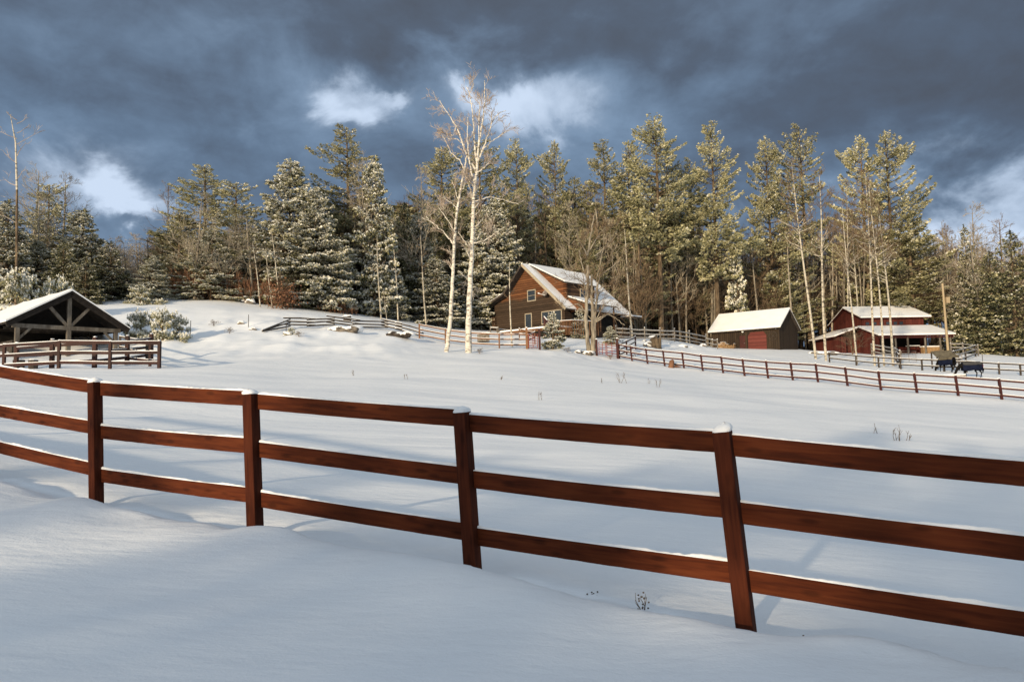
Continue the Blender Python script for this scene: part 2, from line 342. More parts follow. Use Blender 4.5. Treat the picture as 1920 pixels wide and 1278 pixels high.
M['metal'] = mat('galvanised_metal', (.14, .12, .11), (.24, .21, .19), 6, .5, metal=.3)
M['redmetal'] = mat('red_gate_metal', (.16, .03, .02), (.24, .05, .035), 6, .5)
M['black'] = mat('black_hide', (.005, .0045, .004), (.010, .009, .008), 6, .8, spec=.05)
M['navy'] = mat('navy_horse_rug', (.006, .009, .022), (.011, .015, .034), 3, .9, spec=.05)
M['rugtop'] = mat('faded_grey_rug', (.045, .045, .047), (.07, .07, .07), 3, .9, spec=.05)
M['tanrug'] = mat('olive_tan_rug', (.085, .07, .045), (.14, .12, .08), 3, .8)
M['redrug'] = mat('red_rug_trim', (.3, .01, .012), (.35, .015, .015), 3, .7)
M['dryleaf'] = mat('dry_brown_leaves', (.11, .05, .028), (.22, .11, .06), 1.5, .8, rnd=.15)
M['weed'] = mat('dry_weed_stems', (.06, .045, .03), (.16, .12, .08), 8, .9)
M['cutwood'] = mat('cut_log_ends', (.18, .10, .05), (.42, .28, .14), 9, .8)
M['pole'] = mat('pale_pole_wood', (.30, .23, .14), (.38, .30, .19), 2, .7, stretch=(1, 1, .1))
M['white'] = mat('white_fixture', (.75, .75, .72), None, 2, .4)

def needle_mat(name, c1, c2, c3, sc=.9, rnd=.15):
    m_ = mat(name, c1, c2, sc, .85, 0, rnd=rnd, detail=6, lo=.38, hi=.6, c3=c3, spec=.15)
    return m_
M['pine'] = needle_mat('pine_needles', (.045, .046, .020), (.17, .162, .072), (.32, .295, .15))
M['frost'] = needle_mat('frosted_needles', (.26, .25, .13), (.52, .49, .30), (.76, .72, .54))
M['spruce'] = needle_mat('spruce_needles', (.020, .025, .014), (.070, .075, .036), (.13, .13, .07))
M['treesnow'] = mat('bough_snow', (.72, .71, .64), (.86, .85, .78), 4, .7)
M['frosttwig'] = mat('frosted_twigs', (.20, .165, .12), (.44, .39, .31), 2, .9, rnd=.2)

# ------------------------------------------------------------------ trees
def unit(v): return v / np.maximum(np.linalg.norm(v, axis=-1, keepdims=True), 1e-9)
def conifer(seed, h, rad, base, style, snow, frost, dens=1.0, gaps=0.0, bark='bark', mats=None, droop=.25, card=.38, lean=0.0):
    """returns (trunk mesh, crown mesh). style: 'pine' open whorls with flat sprays, 'spruce' dense tiers"""
    g = np.random.RandomState(seed)
    tr = MB(); zz = np.linspace(-.5, h, 12); bend = np.c_[np.sin(zz / h * 2.1 + seed) * h * .006, np.cos(zz / h * 2.7 + seed) * h * .006] + np.c_[zz * lean, zz * 0]
    tr.tube(np.c_[bend, zz], (h * .0105 + .06) * (1.02 - zz / h) ** .8 + .015, 7)
    lv = []; z = base * h
    step = .62 if style == 'pine' else .40
    side = g.uniform(0, 6.28)
    while z < h * .985:
        t = (z - base * h) / (h * (1 - base))
        if style == 'pine':
            env = 1.28 * (1 - t) ** .55 * (.6 + .4 * min(1, t * 5)) * (1 + .22 * math.sin(z * 1.1 + seed) + .16 * math.sin(z * 2.7 + seed * 2))
            nb = g.randint(4, 7)
        else:
            env = 1.3 * (1 - t) ** .72 * (.8 + .2 * min(1, t * 8)) * (1 + .10 * math.sin(z * 2.3 + seed)); nb = g.randint(6, 10)
        for _ in range(nb):
            a = g.uniform(0, 6.28)
            if style == 'pine' and g.rand() < gaps: continue
            L = rad * env * g.uniform(.66, 1.12) * (1 + .18 * math.cos(a - side))
            if L < .25: L = .25
            lv.append((z + g.uniform(-.2, .2), a, L, t))
        z += step * g.uniform(.75, 1.25) * (1.0 if t < .8 else .7)
    B = np.array(lv)
    # boughs
    nbz = B[:, 0]; az = B[:, 1]; L = B[:, 2]; tt = B[:, 3]
    rise = (g.uniform(.02, .30, len(B)) + tt * .35) if style == 'pine' else (g.uniform(-.15, .10, len(B)) + tt * .5)
    dr = droop * g.uniform(.6, 1.3, len(B)) * (1 - tt * .6)
    tipup = .22 if style == 'pine' else .12
    def bp(i, s):
        out = np.stack([np.cos(az[i]) * L[i] * s, np.sin(az[i]) * L[i] * s, nbz[i] + L[i] * (rise[i] * s - dr[i] * s ** 1.6 + tipup * s ** 3)], -1)
        out[..., 0] += np.interp(nbz[i], zz, bend[:, 0]); out[..., 1] += np.interp(nbz[i], zz, bend[:, 1]); return out
    for i in np.nonzero(L > 1.0)[0]:
        s = np.linspace(0, .92, 4)
        tr.tube(bp(np.full(4, i), s), (.018 + .012 * L[i]) * (1.05 - s), 3, cap=False)
    # fans of shoots spread along every bough; snow gathers fan by fan so that it clumps
    cnt = np.maximum(2, (L ** 1.35 / .105 * dens)).astype(int)
    I = np.repeat(np.arange(len(B)), cnt); nf = len(I)
    s = g.uniform(.12, 1.0, nf) ** .6
    latw = (.36 if style == 'pine' else .32) * L[I] * (1.15 - s) * np.clip(s * 3, 0, 1) + .08
    lat = g.uniform(-1, 1, nf) * latw
    rad_d = np.stack([np.cos(az[I]), np.sin(az[I]), np.zeros(nf)], -1); lat_d = np.stack([-np.sin(az[I]), np.cos(az[I]), np.zeros(nf)], -1)
    fc = bp(I, s) + lat_d * lat[:, None]; fc[:, 2] += g.normal(0, .06, nf) - np.abs(lat) * (.0 if style == 'pine' else .14)
    fd = unit(rad_d * g.uniform(.6, 1.0, nf)[:, None] + lat_d * (np.sign(lat) * g.uniform(.1, .8, nf))[:, None] + np.stack([np.zeros(nf), np.zeros(nf), g.uniform(-.15, .55, nf) if style == 'pine' else g.uniform(-.55, .2, nf)], -1))
    fs = card * .92 * g.uniform(.7, 1.35, nf) * (1 - .3 * tt[I])
    cr = MB()
    def cards(c, d, size, wr, nrm, mi):
        q = unit(np.cross(d, nrm)) * (size * wr)[:, None] * .5; e = d * size[:, None] * .5
        v = np.stack([c - e - q * .5, c - e * .2 + q, c + e * 1.1 + q * .15, c + e * .1 - q], 1)
        cr.cards(v, mi)
    m_ = 6; J = np.repeat(np.arange(nf), m_); k = len(J)
    sp = g.uniform(-1, 1, k); sd_ = unit(np.cross(fd, np.array([0, 0, 1.0])))[J]
    d = unit(fd[J] + sd_ * (sp * .75)[:, None] + np.stack([np.zeros(k), np.zeros(k), g.normal(0, .28, k)], -1))
    sz = fs[J] * g.uniform(.55, .95, k); c = fc[J] + d * (sz * .45)[:, None] + g.normal(0, .05, (k, 3)) * [1, 1, .6]
    isf = (g.rand(nf) < frost ** .6)[J] & (g.rand(k) < frost ** .4)
    nn = unit(g.normal(0, .7, (k, 3)) + [0, 0, .30] + rad_d[J] * .55)
    for fl, mi in ((~isf, 0), (isf, 1)):
        if fl.any(): cards(c[fl], d[fl], sz[fl], .34, nn[fl], mi)
    ph_ = np.sin(fc[:, 0] * 1.9 + seed) + np.sin(fc[:, 1] * 2.1 + seed * 2) + np.sin(fc[:, 2] * 1.7)
    sn = g.rand(nf) < snow * (.5 + .7 * s) * (1 + .35 * ph_)
    if sn.any():
        K2 = np.repeat(np.nonzero(sn)[0], 6); k2 = len(K2)
        d2 = unit(fd[K2] + g.normal(0, .5, (k2, 3)) * [1, 1, .35])
        q = fc[K2] + d2 * (fs[K2] * g.uniform(.1, .45, k2))[:, None] + np.stack([np.zeros(k2), np.zeros(k2), g.uniform(.04, .13, k2)], -1)
        n2 = unit(g.normal(0, .5, (k2, 3)) + [0, 0, .45] + rad_d[K2] * .7)
        cards(q, d2, fs[K2] * g.uniform(.45, .8, k2), .8, n2, 2)
    # leader
    tp = bend[-1]
    kk = 26; c2 = np.stack([tp[0] + g.normal(0, .06, kk), tp[1] + g.normal(0, .06, kk), h - g.uniform(-.05, 1.2, kk)], -1)
    d2 = unit(np.stack([g.normal(0, .5, kk), g.normal(0, .5, kk), g.uniform(.4, 1, kk)], -1))
    cards(c2, d2, np.full(kk, .38), .35, unit(g.normal(0, 1, (kk, 3))), 1 if frost > .5 else 0)
    mats = mats or ['pine', 'frost', 'treesnow']
    return tr.mesh("trunk", M[bark], smooth=True), cr.mesh("crown", [M[x] for x in mats])

def grow(mb, g, p, d, L, r, lvl, maxl, spread=.6, gravity=0.0, upw=.15, mi=0, kids_=(3, 5), tmi=1, minr=.012):
    """recursive twigs on a MB"""
    k = 4 if lvl < 2 else 3
    n_ = 5 if lvl < maxl - 1 else 3
    pts = [np.array(p, float)]; dd = np.array(d, float)
    for i in range(n_ - 1):
        dd = unit(dd + g.normal(0, .13, 3) + np.array([0, 0, upw * .5 - gravity * .6])); pts.append(pts[-1] + dd * L / (n_ - 1))
    rr = np.linspace(r, max(r * .35, minr * .7), n_)
    mb.tube(pts, rr, k, mi if r > .035 else tmi, cap=False)
    if lvl >= maxl: return
    for _ in range(g.randint(kids_[0], kids_[1] + 1)):
        s = g.uniform(.25, 1.0); i = min(int(s * (n_ - 1)), n_ - 2); f = s * (n_ - 1) - i
        q = pts[i] * (1 - f) + pts[i + 1] * f
        ax = unit(g.normal(0, 1, 3)); loc = unit(pts[i + 1] - pts[i]); sd = unit(np.cross(loc, ax))
        nd = unit(loc * (1 - spread * .45) + sd * spread + np.array([0, 0, upw]))
        grow(mb, g, q, nd, L * g.uniform(.42, .68) * (1.15 - .4 * s), max(minr, rr[min(i, n_ - 1)] * .55), lvl + 1, maxl, spread, gravity, upw, mi, kids_, tmi, minr)

def baretree(seed, h, rad, base=.35, bark='bark', twig='twig', nb=22, maxl=3, up_=.55, minr=.013, r0_=None, stems=1):
    g = np.random.RandomState(seed); tr = MB(); cr = MB()
    r0_ = r0_ or h * .0085 + .03
    for st in range(stems):
        ang = g.uniform(0, 6.28); lean_ = (g.uniform(.02, .05) if stems == 1 else g.uniform(.05, .14)) * h
        hh = h * (1 if st == 0 else g.uniform(.72, .95))
        zz = np.linspace(-.4, hh, 10); t = np.clip(zz / hh, 0, 1)
        pts = np.c_[math.cos(ang) * lean_ * t + np.sin(t * 5 + seed) * h * .007, math.sin(ang) * lean_ * t + np.cos(t * 4.3 + seed + st) * h * .007 - .007 * h, zz]
        rr = r0_ * (1.05 - t) ** .75 * (1 if stems == 1 else .75) + .012
        tr.tube(pts, rr, 6)
        for _ in range(int(nb / stems)):
            s = base + (1 - base) * g.rand() ** .8
            q = np.array([np.interp(s, t, pts[:, j]) for j in range(3)])
            a = g.uniform(0, 6.28); e = up_ * g.uniform(.5, 1.4)
            L = rad * (1.25 - s) * g.uniform(.6, 1.15) * 1.35
            grow(cr, g, q, unit(np.array([math.cos(a), math.sin(a), e])), L, max(minr, np.interp(s, t, rr) * .5), 1, maxl, .62, 0, .12, 0, (3, 5), 1, minr)
    return tr.mesh("trunk", M[bark], smooth=True), cr.mesh("crown", [M[bark], M[twig]])

PROTO = {}
def proto(key, h, w, pair): PROTO[key] = (h, w, pair)
# design height, design crown width
proto('pine_a', 28, 9.5, conifer(1, 28, 4.8, .36, 'pine', .03, .86, 1.1))
proto('pine_b', 28, 8.5, conifer(2, 28, 4.4, .30, 'pine', .03, .9, 1.1))
proto('pine_c', 26, 9.0, conifer(3, 26, 4.6, .22, 'pine', .05, .86, 1.1))
proto('pine_d', 28, 9.0, conifer(14, 28, 4.6, .42, 'pine', .02, .75, 1.0, gaps=.30, droop=.12))
proto('pine_e', 24, 8.5, conifer(25, 24, 4.4, .12, 'pine', .04, .7, 1.0))
proto('pine_f', 20, 9, conifer(26, 20, 4.6, .08, 'pine', .30, .92, 1.0))
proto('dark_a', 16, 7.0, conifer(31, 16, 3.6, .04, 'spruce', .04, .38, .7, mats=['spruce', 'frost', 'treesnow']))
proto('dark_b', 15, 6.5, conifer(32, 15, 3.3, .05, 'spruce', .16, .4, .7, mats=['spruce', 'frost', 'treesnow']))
proto('snowy_a', 17, 9.5, conifer(41, 17, 4.9, .05, 'spruce', 1.0, .60, .85, mats=['spruce', 'frost', 'treesnow'], droop=.35))
proto('snowy_b', 15, 7.5, conifer(42, 15, 3.9, .05, 'spruce', .90, .65, .85, mats=['spruce', 'frost', 'treesnow'], droop=.35))
proto('snowy_c', 14, 6.0, conifer(43, 14, 3.1, .08, 'spruce', .95, .55, .9, mats=['spruce', 'frost', 'treesnow'], droop=.3))
proto('small_a', 7, 3.4, conifer(51, 7, 1.8, .08, 'spruce', 1.2, .5, 1.5, mats=['spruce', 'frost', 'treesnow'], card=.33))
proto('small_b', 6, 2.6, conifer(52, 6, 1.4, .10, 'spruce', 1.1, .5, 1.5, mats=['spruce', 'frost', 'treesnow'], card=.30))
proto('tiny', 1.7, 3.4, conifer(53, 1.7, 1.75, .02, 'spruce', 1.1, .75, 2.4, mats=['spruce', 'frost', 'treesnow'], card=.2))
proto('far_conifer', 16, 9, conifer(35, 16, 4.4, .0, 'spruce', 0, .3, .18, card=.9))
proto('sapling', 6, 4, baretree(75, 6, 2.2, .08, 'twig', 'twig', nb=34, maxl=3, r0_=.045, minr=.014, up_=.9, stems=3))
proto('bare_a', 17, 6, baretree(61, 17, 3.4, .3, nb=36))
proto('bare_b', 16, 6, baretree(62, 16, 3.2, .25, nb=36))
proto('bare_c', 18, 7, baretree(63, 18, 4.0, .30, 'greybark', 'frosttwig', nb=40))
proto('bare_d', 15, 6, baretree(64, 15, 3.8, .22, 'greybark', 'frosttwig', nb=44))
proto('pole_a', 20, 4, baretree(65, 20, 2.0, .55, 'greybark', nb=12, maxl=2))
proto('pole_b', 18, 4, baretree(66, 18, 2.0, .50, 'bark', nb=12, maxl=2))
proto('slim_a', 17, 5, baretree(71, 17, 2.6, .45, 'slimbirch', 'twig', nb=34, r0_=.125))
proto('slim_b', 16, 5, baretree(72, 16, 2.6, .50, 'slimbirch', 'twig', nb=34, r0_=.115))
proto('slim_c', 9, 2, baretree(73, 9, 1.2, .45, 'slimbirch', 'twig', nb=9, maxl=2, r0_=.075))
proto('shrub', 3, 3, baretree(74, 3, 1.4, .05, 'twig', 'twig', nb=34, maxl=3, r0_=.03, minr=.008, up_=.9, stems=4))

KINDNAME = {'pine': ('pine_tree', 'pine tree'), 'dark': ('spruce_tree', 'spruce'), 'snowy': ('spruce_tree', 'spruce'), 'small': ('spruce_tree', 'spruce'), 'tiny': ('spruce_tree', 'spruce'),
            'bare': ('bare_tree', 'bare tree'), 'pole': ('bare_tree', 'bare tree'), 'slim': ('birch_tree', 'birch'), 'shrub': ('bare_shrub', 'shrub'), 'sapling': ('sapling', 'sapling')}
def tree(key, px, d, top, w=None, label='', group=None, lean=0.0, rz=None, sink=.1, X=None):
    h0, w0, (tm, cm) = PROTO[key]
    p = gp(px, d)
    ztop = at(px, top, d)[2]
    h = max(ztop - p[2], .5); s = h / h0
    sw = (w * (1.22 if key[:4] in ('pine', 'snow', 'dark') else 1.0) * d / F0) / w0 if w else s
    sw = min(max(sw, s * .55), s * 1.7)
    nm, cat = KINDNAME[key.split('_')[0]]
    t = thing(nm, label, cat, (p[0], p[1], p[2] - sink), rng.uniform(0, 6.28) if rz is None else rz, group)
    t.scale = (sw, sw, s)
    t.rotation_euler[1] = 0
    if lean:  # tilt of the whole tree in the picture's left / right sense
        t.rotation_mode = 'XYZ'
        q = Matrix.Rotation(lean, 4, 'Y') @ Matrix.Rotation(t.rotation_euler[2], 4, 'Z')
        t.rotation_euler = q.to_euler()
    for nm_, me in (('trunk', tm), ('crown', cm)):
        o = bpy.data.objects.new(nm_, me); COL.objects.link(o); o.parent = t
    return t

# --- trees one can point to, left to right
def TR(*a, **k): return tree(*a, **k)
TR('bare_c', 48, 76, 318, 120, 'pale bare hardwood with twiggy crown behind the pavilion ridge')
TR('bare_d', 105, 80, 340, 120, 'bare brown hardwood rising behind the blue-shaded spruces on the left edge')
TR('pine_f', 84, 76, 345, 100, 'lopsided snow-dusted pine behind the timber pavilion')
TR('snowy_c', 8, 68, 372, 100, 'snowy spruce cut off by the left edge of the picture')
TR('bare_d', 60, 71, 372, 90, 'frosted bare hardwood left of the blue-shaded spruces')
TR('snowy_b', 62, 70, 450, 120, 'low snow-dusted spruce right behind the snowy pavilion roof')
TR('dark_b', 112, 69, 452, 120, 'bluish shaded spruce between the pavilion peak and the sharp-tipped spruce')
TR('snowy_c', 152, 73, 390, 96, 'sharp-tipped snowy spruce standing alone against the bright cloud')
TR('dark_b', 158, 68, 478, 90, 'squat dark spruce at the foot of the sharp-tipped snowy spruce')
TR('dark_b', 205, 72, 450, 80, 'round-topped dark spruce just right of the sharp-tipped spruce')
TR('snowy_b', 236, 74, 505, 80, 'low snow-dusted spruce at the left start of the open hilltop')
TR('snowy_b', 285, 73, 478, 70, 'short frosted spruce on the hill crest left of the brown thicket')
TR('tiny', 262, 70, 536, 70, 'knee-high frosted spruce on the hill crest in front of darker ones')
TR('bare_b', 312, 88, 350, 70, 'pale bare crown poking above the woods left of the first pine')
TR('pine_f', 335, 80, 398, 110, 'bushy snow-dusted pine at the left end of the main woods')
TR('pine_b', 382, 82, 308, 110, 'pointed pine rising highest at the left end of the woods')
TR('pine_f', 440, 80, 342, 125, 'broad round-topped pine left of the big snow-laden spruce')
TR('snowy_b', 395, 76, 430, 110, 'mid-height snowy spruce in front of the pointed left pine')
TR('bare_d', 365, 75, 370, 90, 'yellowish bare hardwood in front of the pointed left pine')
TR('bare_d', 420, 76, 430, 100, 'low bare hardwood over the brown thicket on the hill')
TR('bare_d', 470, 77, 410, 100, 'brown bare hardwood left of the big snow-laden spruce')
TR('snowy_a', 545, 80, 296, 150, 'biggest snow-laden spruce, thin-tipped, at the crest of the hill')
TR('snowy_a', 590, 79, 350, 115, 'snow-laden spruce shouldering the biggest one on its right')
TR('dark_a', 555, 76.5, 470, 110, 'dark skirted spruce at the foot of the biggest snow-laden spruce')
TR('pine_b', 652, 88, 238, 110, 'tall dark pine standing above the snow-laden spruces')
TR('bare_c', 678, 84, 300, 90, 'sunlit forked hardwood in front of the tall dark pine')
TR('small_a', 637, 80, 470, 56, 'small bright snow-covered spruce beside the dark-skirted spruce')
TR('snowy_c', 708, 84, 290, 84, 'narrow snowy spruce with clumped top left of the bare forked trees')
TR('small_b', 703, 82, 462, 52, 'small snow-covered spruce with three clear tiers behind two thin birch stems')
TR('small_b', 750, 84, 520, 46, 'small snow-covered spruce with a thin birch growing up through it')
TR('bare_d', 786, 90, 330, 110, 'golden brown hardwood with a wide fan of branches left of the white birches')
TR('snowy_c', 786, 92, 395, 70, 'dim snowy spruce under the fan of the golden brown hardwood')
TR('snowy_c', 822, 88, 478, 76, 'snow-covered spruce directly behind the left white birch')
TR('pine_a', 835, 100, 275, 105, 'pine whose top shows just left of the white birches')
TR('pine_d', 905, 102, 262, 100, 'pine behind the crown of the right white birch')
TR('snowy_a', 935, 97, 372, 125, 'broad snowy spruce between the white birches and the log house roof')
TR('snowy_b', 900, 94, 430, 80, 'shadowy snowy spruce behind the right birch trunk')
TR('pine_a', 976, 106, 262, 76, 'high-crowned pine with a long lit trunk above the log house peak')
TR('pine_c', 1050, 110, 262, 74, 'slender pine with a rounded top above the log house ridge')
TR('pine_c', 1085, 112, 330, 90, 'lower pine between two taller ones above the log house roof')
TR('pine_b', 1142, 112, 268, 95, 'broad pine behind the bare tree by the log house')
TR('pine_e', 1190, 114, 262, 88, 'dense pine just left of the tallest pine')
TR('pine_a', 1242, 108, 220, 122, 'tallest pine in the picture, with a long bare lower trunk', rz=.6)
TR('pine_d', 1262, 114, 300, 110, 'gappy pine half hidden by the tallest pine')
TR('pine_b', 1350, 112, 234, 96, 'second tall pine with sunlit right flank above the brown garage', rz=2.0)
TR('pine_d', 1308, 118, 300, 78, 'thin pine in the gap between the two tallest pines')
TR('small_b', 1390, 112, 478, 46, 'narrow dark snow-barred spruce behind the garage roof')
TR('pine_c', 1456, 118, 256, 84, 'pine with spreading lower boughs right of the garage ridge', rz=1.0)
TR('pine_d', 1520, 120, 238, 100, 'pine with ragged limbs reaching right, between garage and red barn', rz=0.3)
TR('pine_e', 1480, 122, 420, 110, 'low green pine behind the garage ridge')
TR('pine_c', 1638, 122, 252, 90, 'left one of the twin pines above the red barn')
TR('pine_c', 1684, 121, 246, 105, 'right one of the twin pines above the red barn, boughs reaching over the pole', rz=2.2)
TR('pine_e', 1722, 119, 400, 140, 'low spreading pine with flat boughs behind the utility pole')
TR('dark_b', 1824, 112, 420, 50, 'very narrow spruce spire right of the utility pole')
TR('bare_c', 1848, 108, 440, 100, 'brown bare hardwood overlapping the narrow spruce spire')
TR('dark_a', 1868, 106, 470, 80, 'dark spruce near the right edge, lower than the spire')
TR('dark_a', 1912, 100, 430, 90, 'dark spruce cut off by the right edge of the picture')
TR('dark_b', 1800, 114, 560, 50, 'short dark spruce behind the ramp fence on the right')
TR('bare_d', 1832, 128, 398, 110, 'mauve bare hardwood crown behind the narrow spruce spire')
TR('bare_b', 1885, 126, 415, 90, 'bare hardwood between the two dark right-hand spruces')
TR('bare_c', 1790, 126, 440, 100, 'golden bare hardwood behind the utility pole')
TR('bare_b', 1425, 122, 420, 90, 'golden bare hardwood in the sky gap above the garage')
TR('bare_d', 1392, 124, 435, 80, 'low bare crown in the sky gap left of the garage ridge')
# young slim birches
for px, d, top, key, ln, lab in [
    (489, 74, 452, 'slim_c', -.10, 'thin pale birch stem, first of the three leaning ones on the hilltop'),
    (509, 74.5, 462, 'slim_c', -.14, 'thin pale birch stem, middle of the three leaning ones on the hilltop'),
    (527, 74.5, 430, 'slim_c', -.12, 'thin pale birch stem leaning over the rusty-leaved shrub'),
    (713, 80, 440, 'slim_c', -.07, 'thin white birch stem rising through the three-tiered small spruce'),
    (727, 80, 540, 'slim_c', -.10, 'short birch sapling beside the three-tiered small spruce'),
    (749, 82, 452, 'slim_c', -.03, 'thin birch stem growing through the small single spruce'),
    (800, 84, 440, 'slim_c', -.06, 'thin leaning birch stem left of the big white birches'),
    (959, 66, 490, 'slim_c', -.035, 'thin white birch in front of the log house gable'),
    (1187, 88, 430, 'slim_c', -.05, 'thin stem at the far corner of the log house roof')]:
    TR(key, px, d, top, None, lab, lean=ln)
for px, d, top, key, ln, w, lab in [
    (1527, 84, 300, 'slim_a', -.055, 90, 'tall white-stemmed birch leaning left, first right of the garage'),
    (1553, 80, 330, 'slim_b', -.035, 100, 'tall birch with forked crown, second right of the garage'),
    (1604, 74, 380, 'slim_b', -.010, 70, 'birch in front of the red barn gable, leftmost of the barn birches'),
    (1644, 72, 330, 'slim_a', -.010, 80, 'second barn birch, in front of the left porch corner'),
    (1659, 71, 345, 'slim_b', .00, 80, 'third barn birch, before the porch beside the thin fence stairs'),
    (1672, 73, 390, 'slim_a', .012, 90, 'fourth barn birch, its crown arching to the right'),
    (1596, 116, 350, 'slim_b', .01, 60, 'birch standing just behind the red barn gable'),
    (1612, 117, 400, 'slim_a', .02, 60, 'birch behind the red barn ridge, right of its neighbour')]:
    TR(key, px, d, top, w, lab, lean=ln)
# tall dead snag at the far left
s = gp(20, 66)
snag = thing('dead_tree', 'tall thin broken snag with few pale branches at the left edge', 'dead tree', s)
mb = MB(); Z1 = at(8, 215, 66)[2] - s[2]; P_ = [(0.3, 0, -.3), (.2, 0, Z1 * .3), (.05, 0, Z1 * .6), (-.2, 0, Z1 * .85), (-.75, 0, Z1)]
mb.tube(P_[:3], [.13, .11, .09], 6, 1); mb.tube(P_[2:], [.09, .065, .02], 6, 0)
mb.build('trunk', [M['slimbirch'], M['bark']], snag, smooth=True)
mb = MB(); g = np.random.RandomState(4)
for f, dx, L in [(.42, -1, 2.2), (.62, -1, 2.6), (.66, 1, 1.2), (.74, -1, 1.6), (.78, 1, 2.0), (.84, 1, 2.2), (.87, -1, 1.4), (.9, 1, 1.3), (.95, 1, 1.0), (.97, -1, .8)]:
    grow(mb, g, (-.2 + (1 - f) * .8, 0, Z1 * f), unit(np.array([dx, g.normal(0, .4), .5])), L, .035, 1, 3, .55, 0, .1, 0, (2, 3), 1)
mb.build('crown', [M['slimbirch'], M['birchtwig']], snag)

# rows of the wood behind, tree by tree, and one far mass
BACKTOP = [(-100, 430), (170, 440), (205, 452), (260, 455), (300, 430), (470, 420), (600, 400), (650, 370), (830, 360), (1000, 370), (1130, 370), (1220, 375), (1290, 400), (1370, 455), (1440, 450), (1500, 430), (1600, 400), (1700, 400), (1760, 450), (1850, 470), (1960, 480), (2100, 480)]
zones = [(0, 300, 'on the left hill'), (300, 640, 'behind the snow-laden spruces on the hill'), (640, 1000, 'behind the white birches'), (1000, 1320, 'behind the log house'),
         (1320, 1560, 'behind the brown garage'), (1560, 1770, 'behind the red barn'), (1770, 2200, 'at the right end of the woods')]
def zone(px):
    for a, b, c in zones:
        if px < b: return c
    return zones[-1][2]
px = -60
while px < 2010:
    for row in range(4):
        q = px + rng.uniform(-9, 9); X_ = at(q, 600, 100)[0]
        tl = float(np.interp(q, TLX, TLD))
        d = tl + 3 + row * 8 + rng.uniform(-2.5, 3.5)
        top = np.interp(q, [a for a, b in BACKTOP], [b for a, b in BACKTOP]) + rng.uniform(-18, 50)
        r = rng.random()
        if q < 300: key = ['bare_a', 'bare_c', 'bare_d'][rng.randrange(3)]; top = max(top, 440) + 5
        elif q < 640: key = rng.choice(['bare_d', 'bare_b', 'pine_f', 'snowy_b', 'pine_c'])
        elif q < 1000: key = rng.choice(['pine_c', 'dark_a', 'pine_e', 'bare_b', 'pole_b', 'dark_a', 'snowy_c'])
        elif q < 1320: key = rng.choice(['pine_c', 'bare_d', 'bare_a', 'pole_b', 'pole_a', 'bare_b', 'pine_e'])
        elif q < 1760: key = rng.choice(['pole_a', 'pole_b', 'bare_a', 'bare_b', 'bare_d', 'pole_a', 'pine_e']); top += 15
        else: key = rng.choice(['bare_a', 'bare_d', 'bare_c', 'bare_b', 'bare_d', 'bare_a']); top -= 10
        if key[:4] in ('pine', 'dark', 'snow'): top += 30 if q < 1320 else 70
        kd = {'bare': 'brown hardwood', 'pole': 'straight grey trunk', 'pine': 'shaded pine', 'dark': 'dark spruce', 'snow': 'dim snowy spruce'}[key[:4]]
        tree(key, q, d, top, (62 if key[:4] in ('pine', 'dark', 'snow') else 75), 'crowded %s in the wood %s' % (kd, zone(q)), 'crowded %s group %s' % (kd, zone(q)))
    px += 21 if px < 1300 else 19
for i in range(95):
    q = rng.uniform(300, 1930); tl = float(np.interp(q, TLX, TLD)); d = tl + rng.uniform(-1, 9)
    tree('sapling', q, d, at(q, 600, d)[2] * 0 + rng.uniform(480, 575), None, 'bare understory sapling in the wood %s' % zone(q), 'understory saplings %s' % zone(q))
# thin pale trunks standing at the edge of the wood
for i in range(34):
    q = rng.uniform(1190, 1800) if i < 24 else rng.uniform(640, 900)
    tl = float(np.interp(q, TLX, TLD)); d = tl + rng.uniform(-3, 4)
    tree('pole_a', q, d, rng.uniform(400, 470), None, 'slender pale trunk at the wood edge %s' % zone(q), 'pale trunks at the wood edge %s' % zone(q), lean=rng.uniform(-.03, .03))

def bake_mass(name, specs, label):
    """far-off wood: many trees welded into one object"""
    mbs = {}
    out = MB(); matlist = []
    for key, X, Y, s, sw in specs:
        for me in PROTO[key][2]:
            nv = len(me.vertices); v = np.empty(nv * 3, np.float32); me.vertices.foreach_get('co', v); v = v.reshape(-1, 3) * [sw, sw, s]
            a = rng.uniform(0, 6.28); c_, s_ = math.cos(a), math.sin(a); v = v @ np.array([[c_, s_, 0], [-s_, c_, 0], [0, 0, 1]]) + [X, Y, Tz(X, Y) - .2]
            ls = np.empty(len(me.polygons), np.int32); me.polygons.foreach_get('loop_total', ls); mi = np.empty(len(me.polygons), np.int32); me.polygons.foreach_get('material_index', mi)
            vi = np.empty(len(me.loops), np.int32); me.loops.foreach_get('vertex_index', vi); st = np.r_[0, np.cumsum(ls)[:-1]]
            for m_i, m_ in enumerate(me.materials):
                if m_ not in matlist: matlist.append(m_)
                k = (ls == 4) & (mi == m_i)
                if k.any():
                    idx = vi[st[k][:, None] + np.arange(4)]; out.quads(v, idx, matlist.index(m_))
    o = out.build(name, matlist); o["kind"] = "stuff"; tag(o, label, 'woods'); return o
sp_ = []
for i in range(120):
    q = -80 + i * 17.6 + rng.uniform(-8, 8); d = rng.uniform(140, 185)
    X = at(q, 600, d)[0]; top = np.interp(q, [a for a, b in BACKTOP], [b for a, b in BACKTOP]) + rng.uniform(5, 30)
    h = at(q, top, d)[2] - Tz(X, d)
    sp_.append((rng.choice(['bare_b', 'bare_a', 'bare_d', 'far_conifer'] if q < 1330 else ['bare_d', 'bare_a', 'bare_b']), X, d, max(h, 4) / 16.5, max(h, 5) / 11))
bake_mass('distant_woods', sp_, 'brown bare woods far off, closing the gaps between the nearer trees')

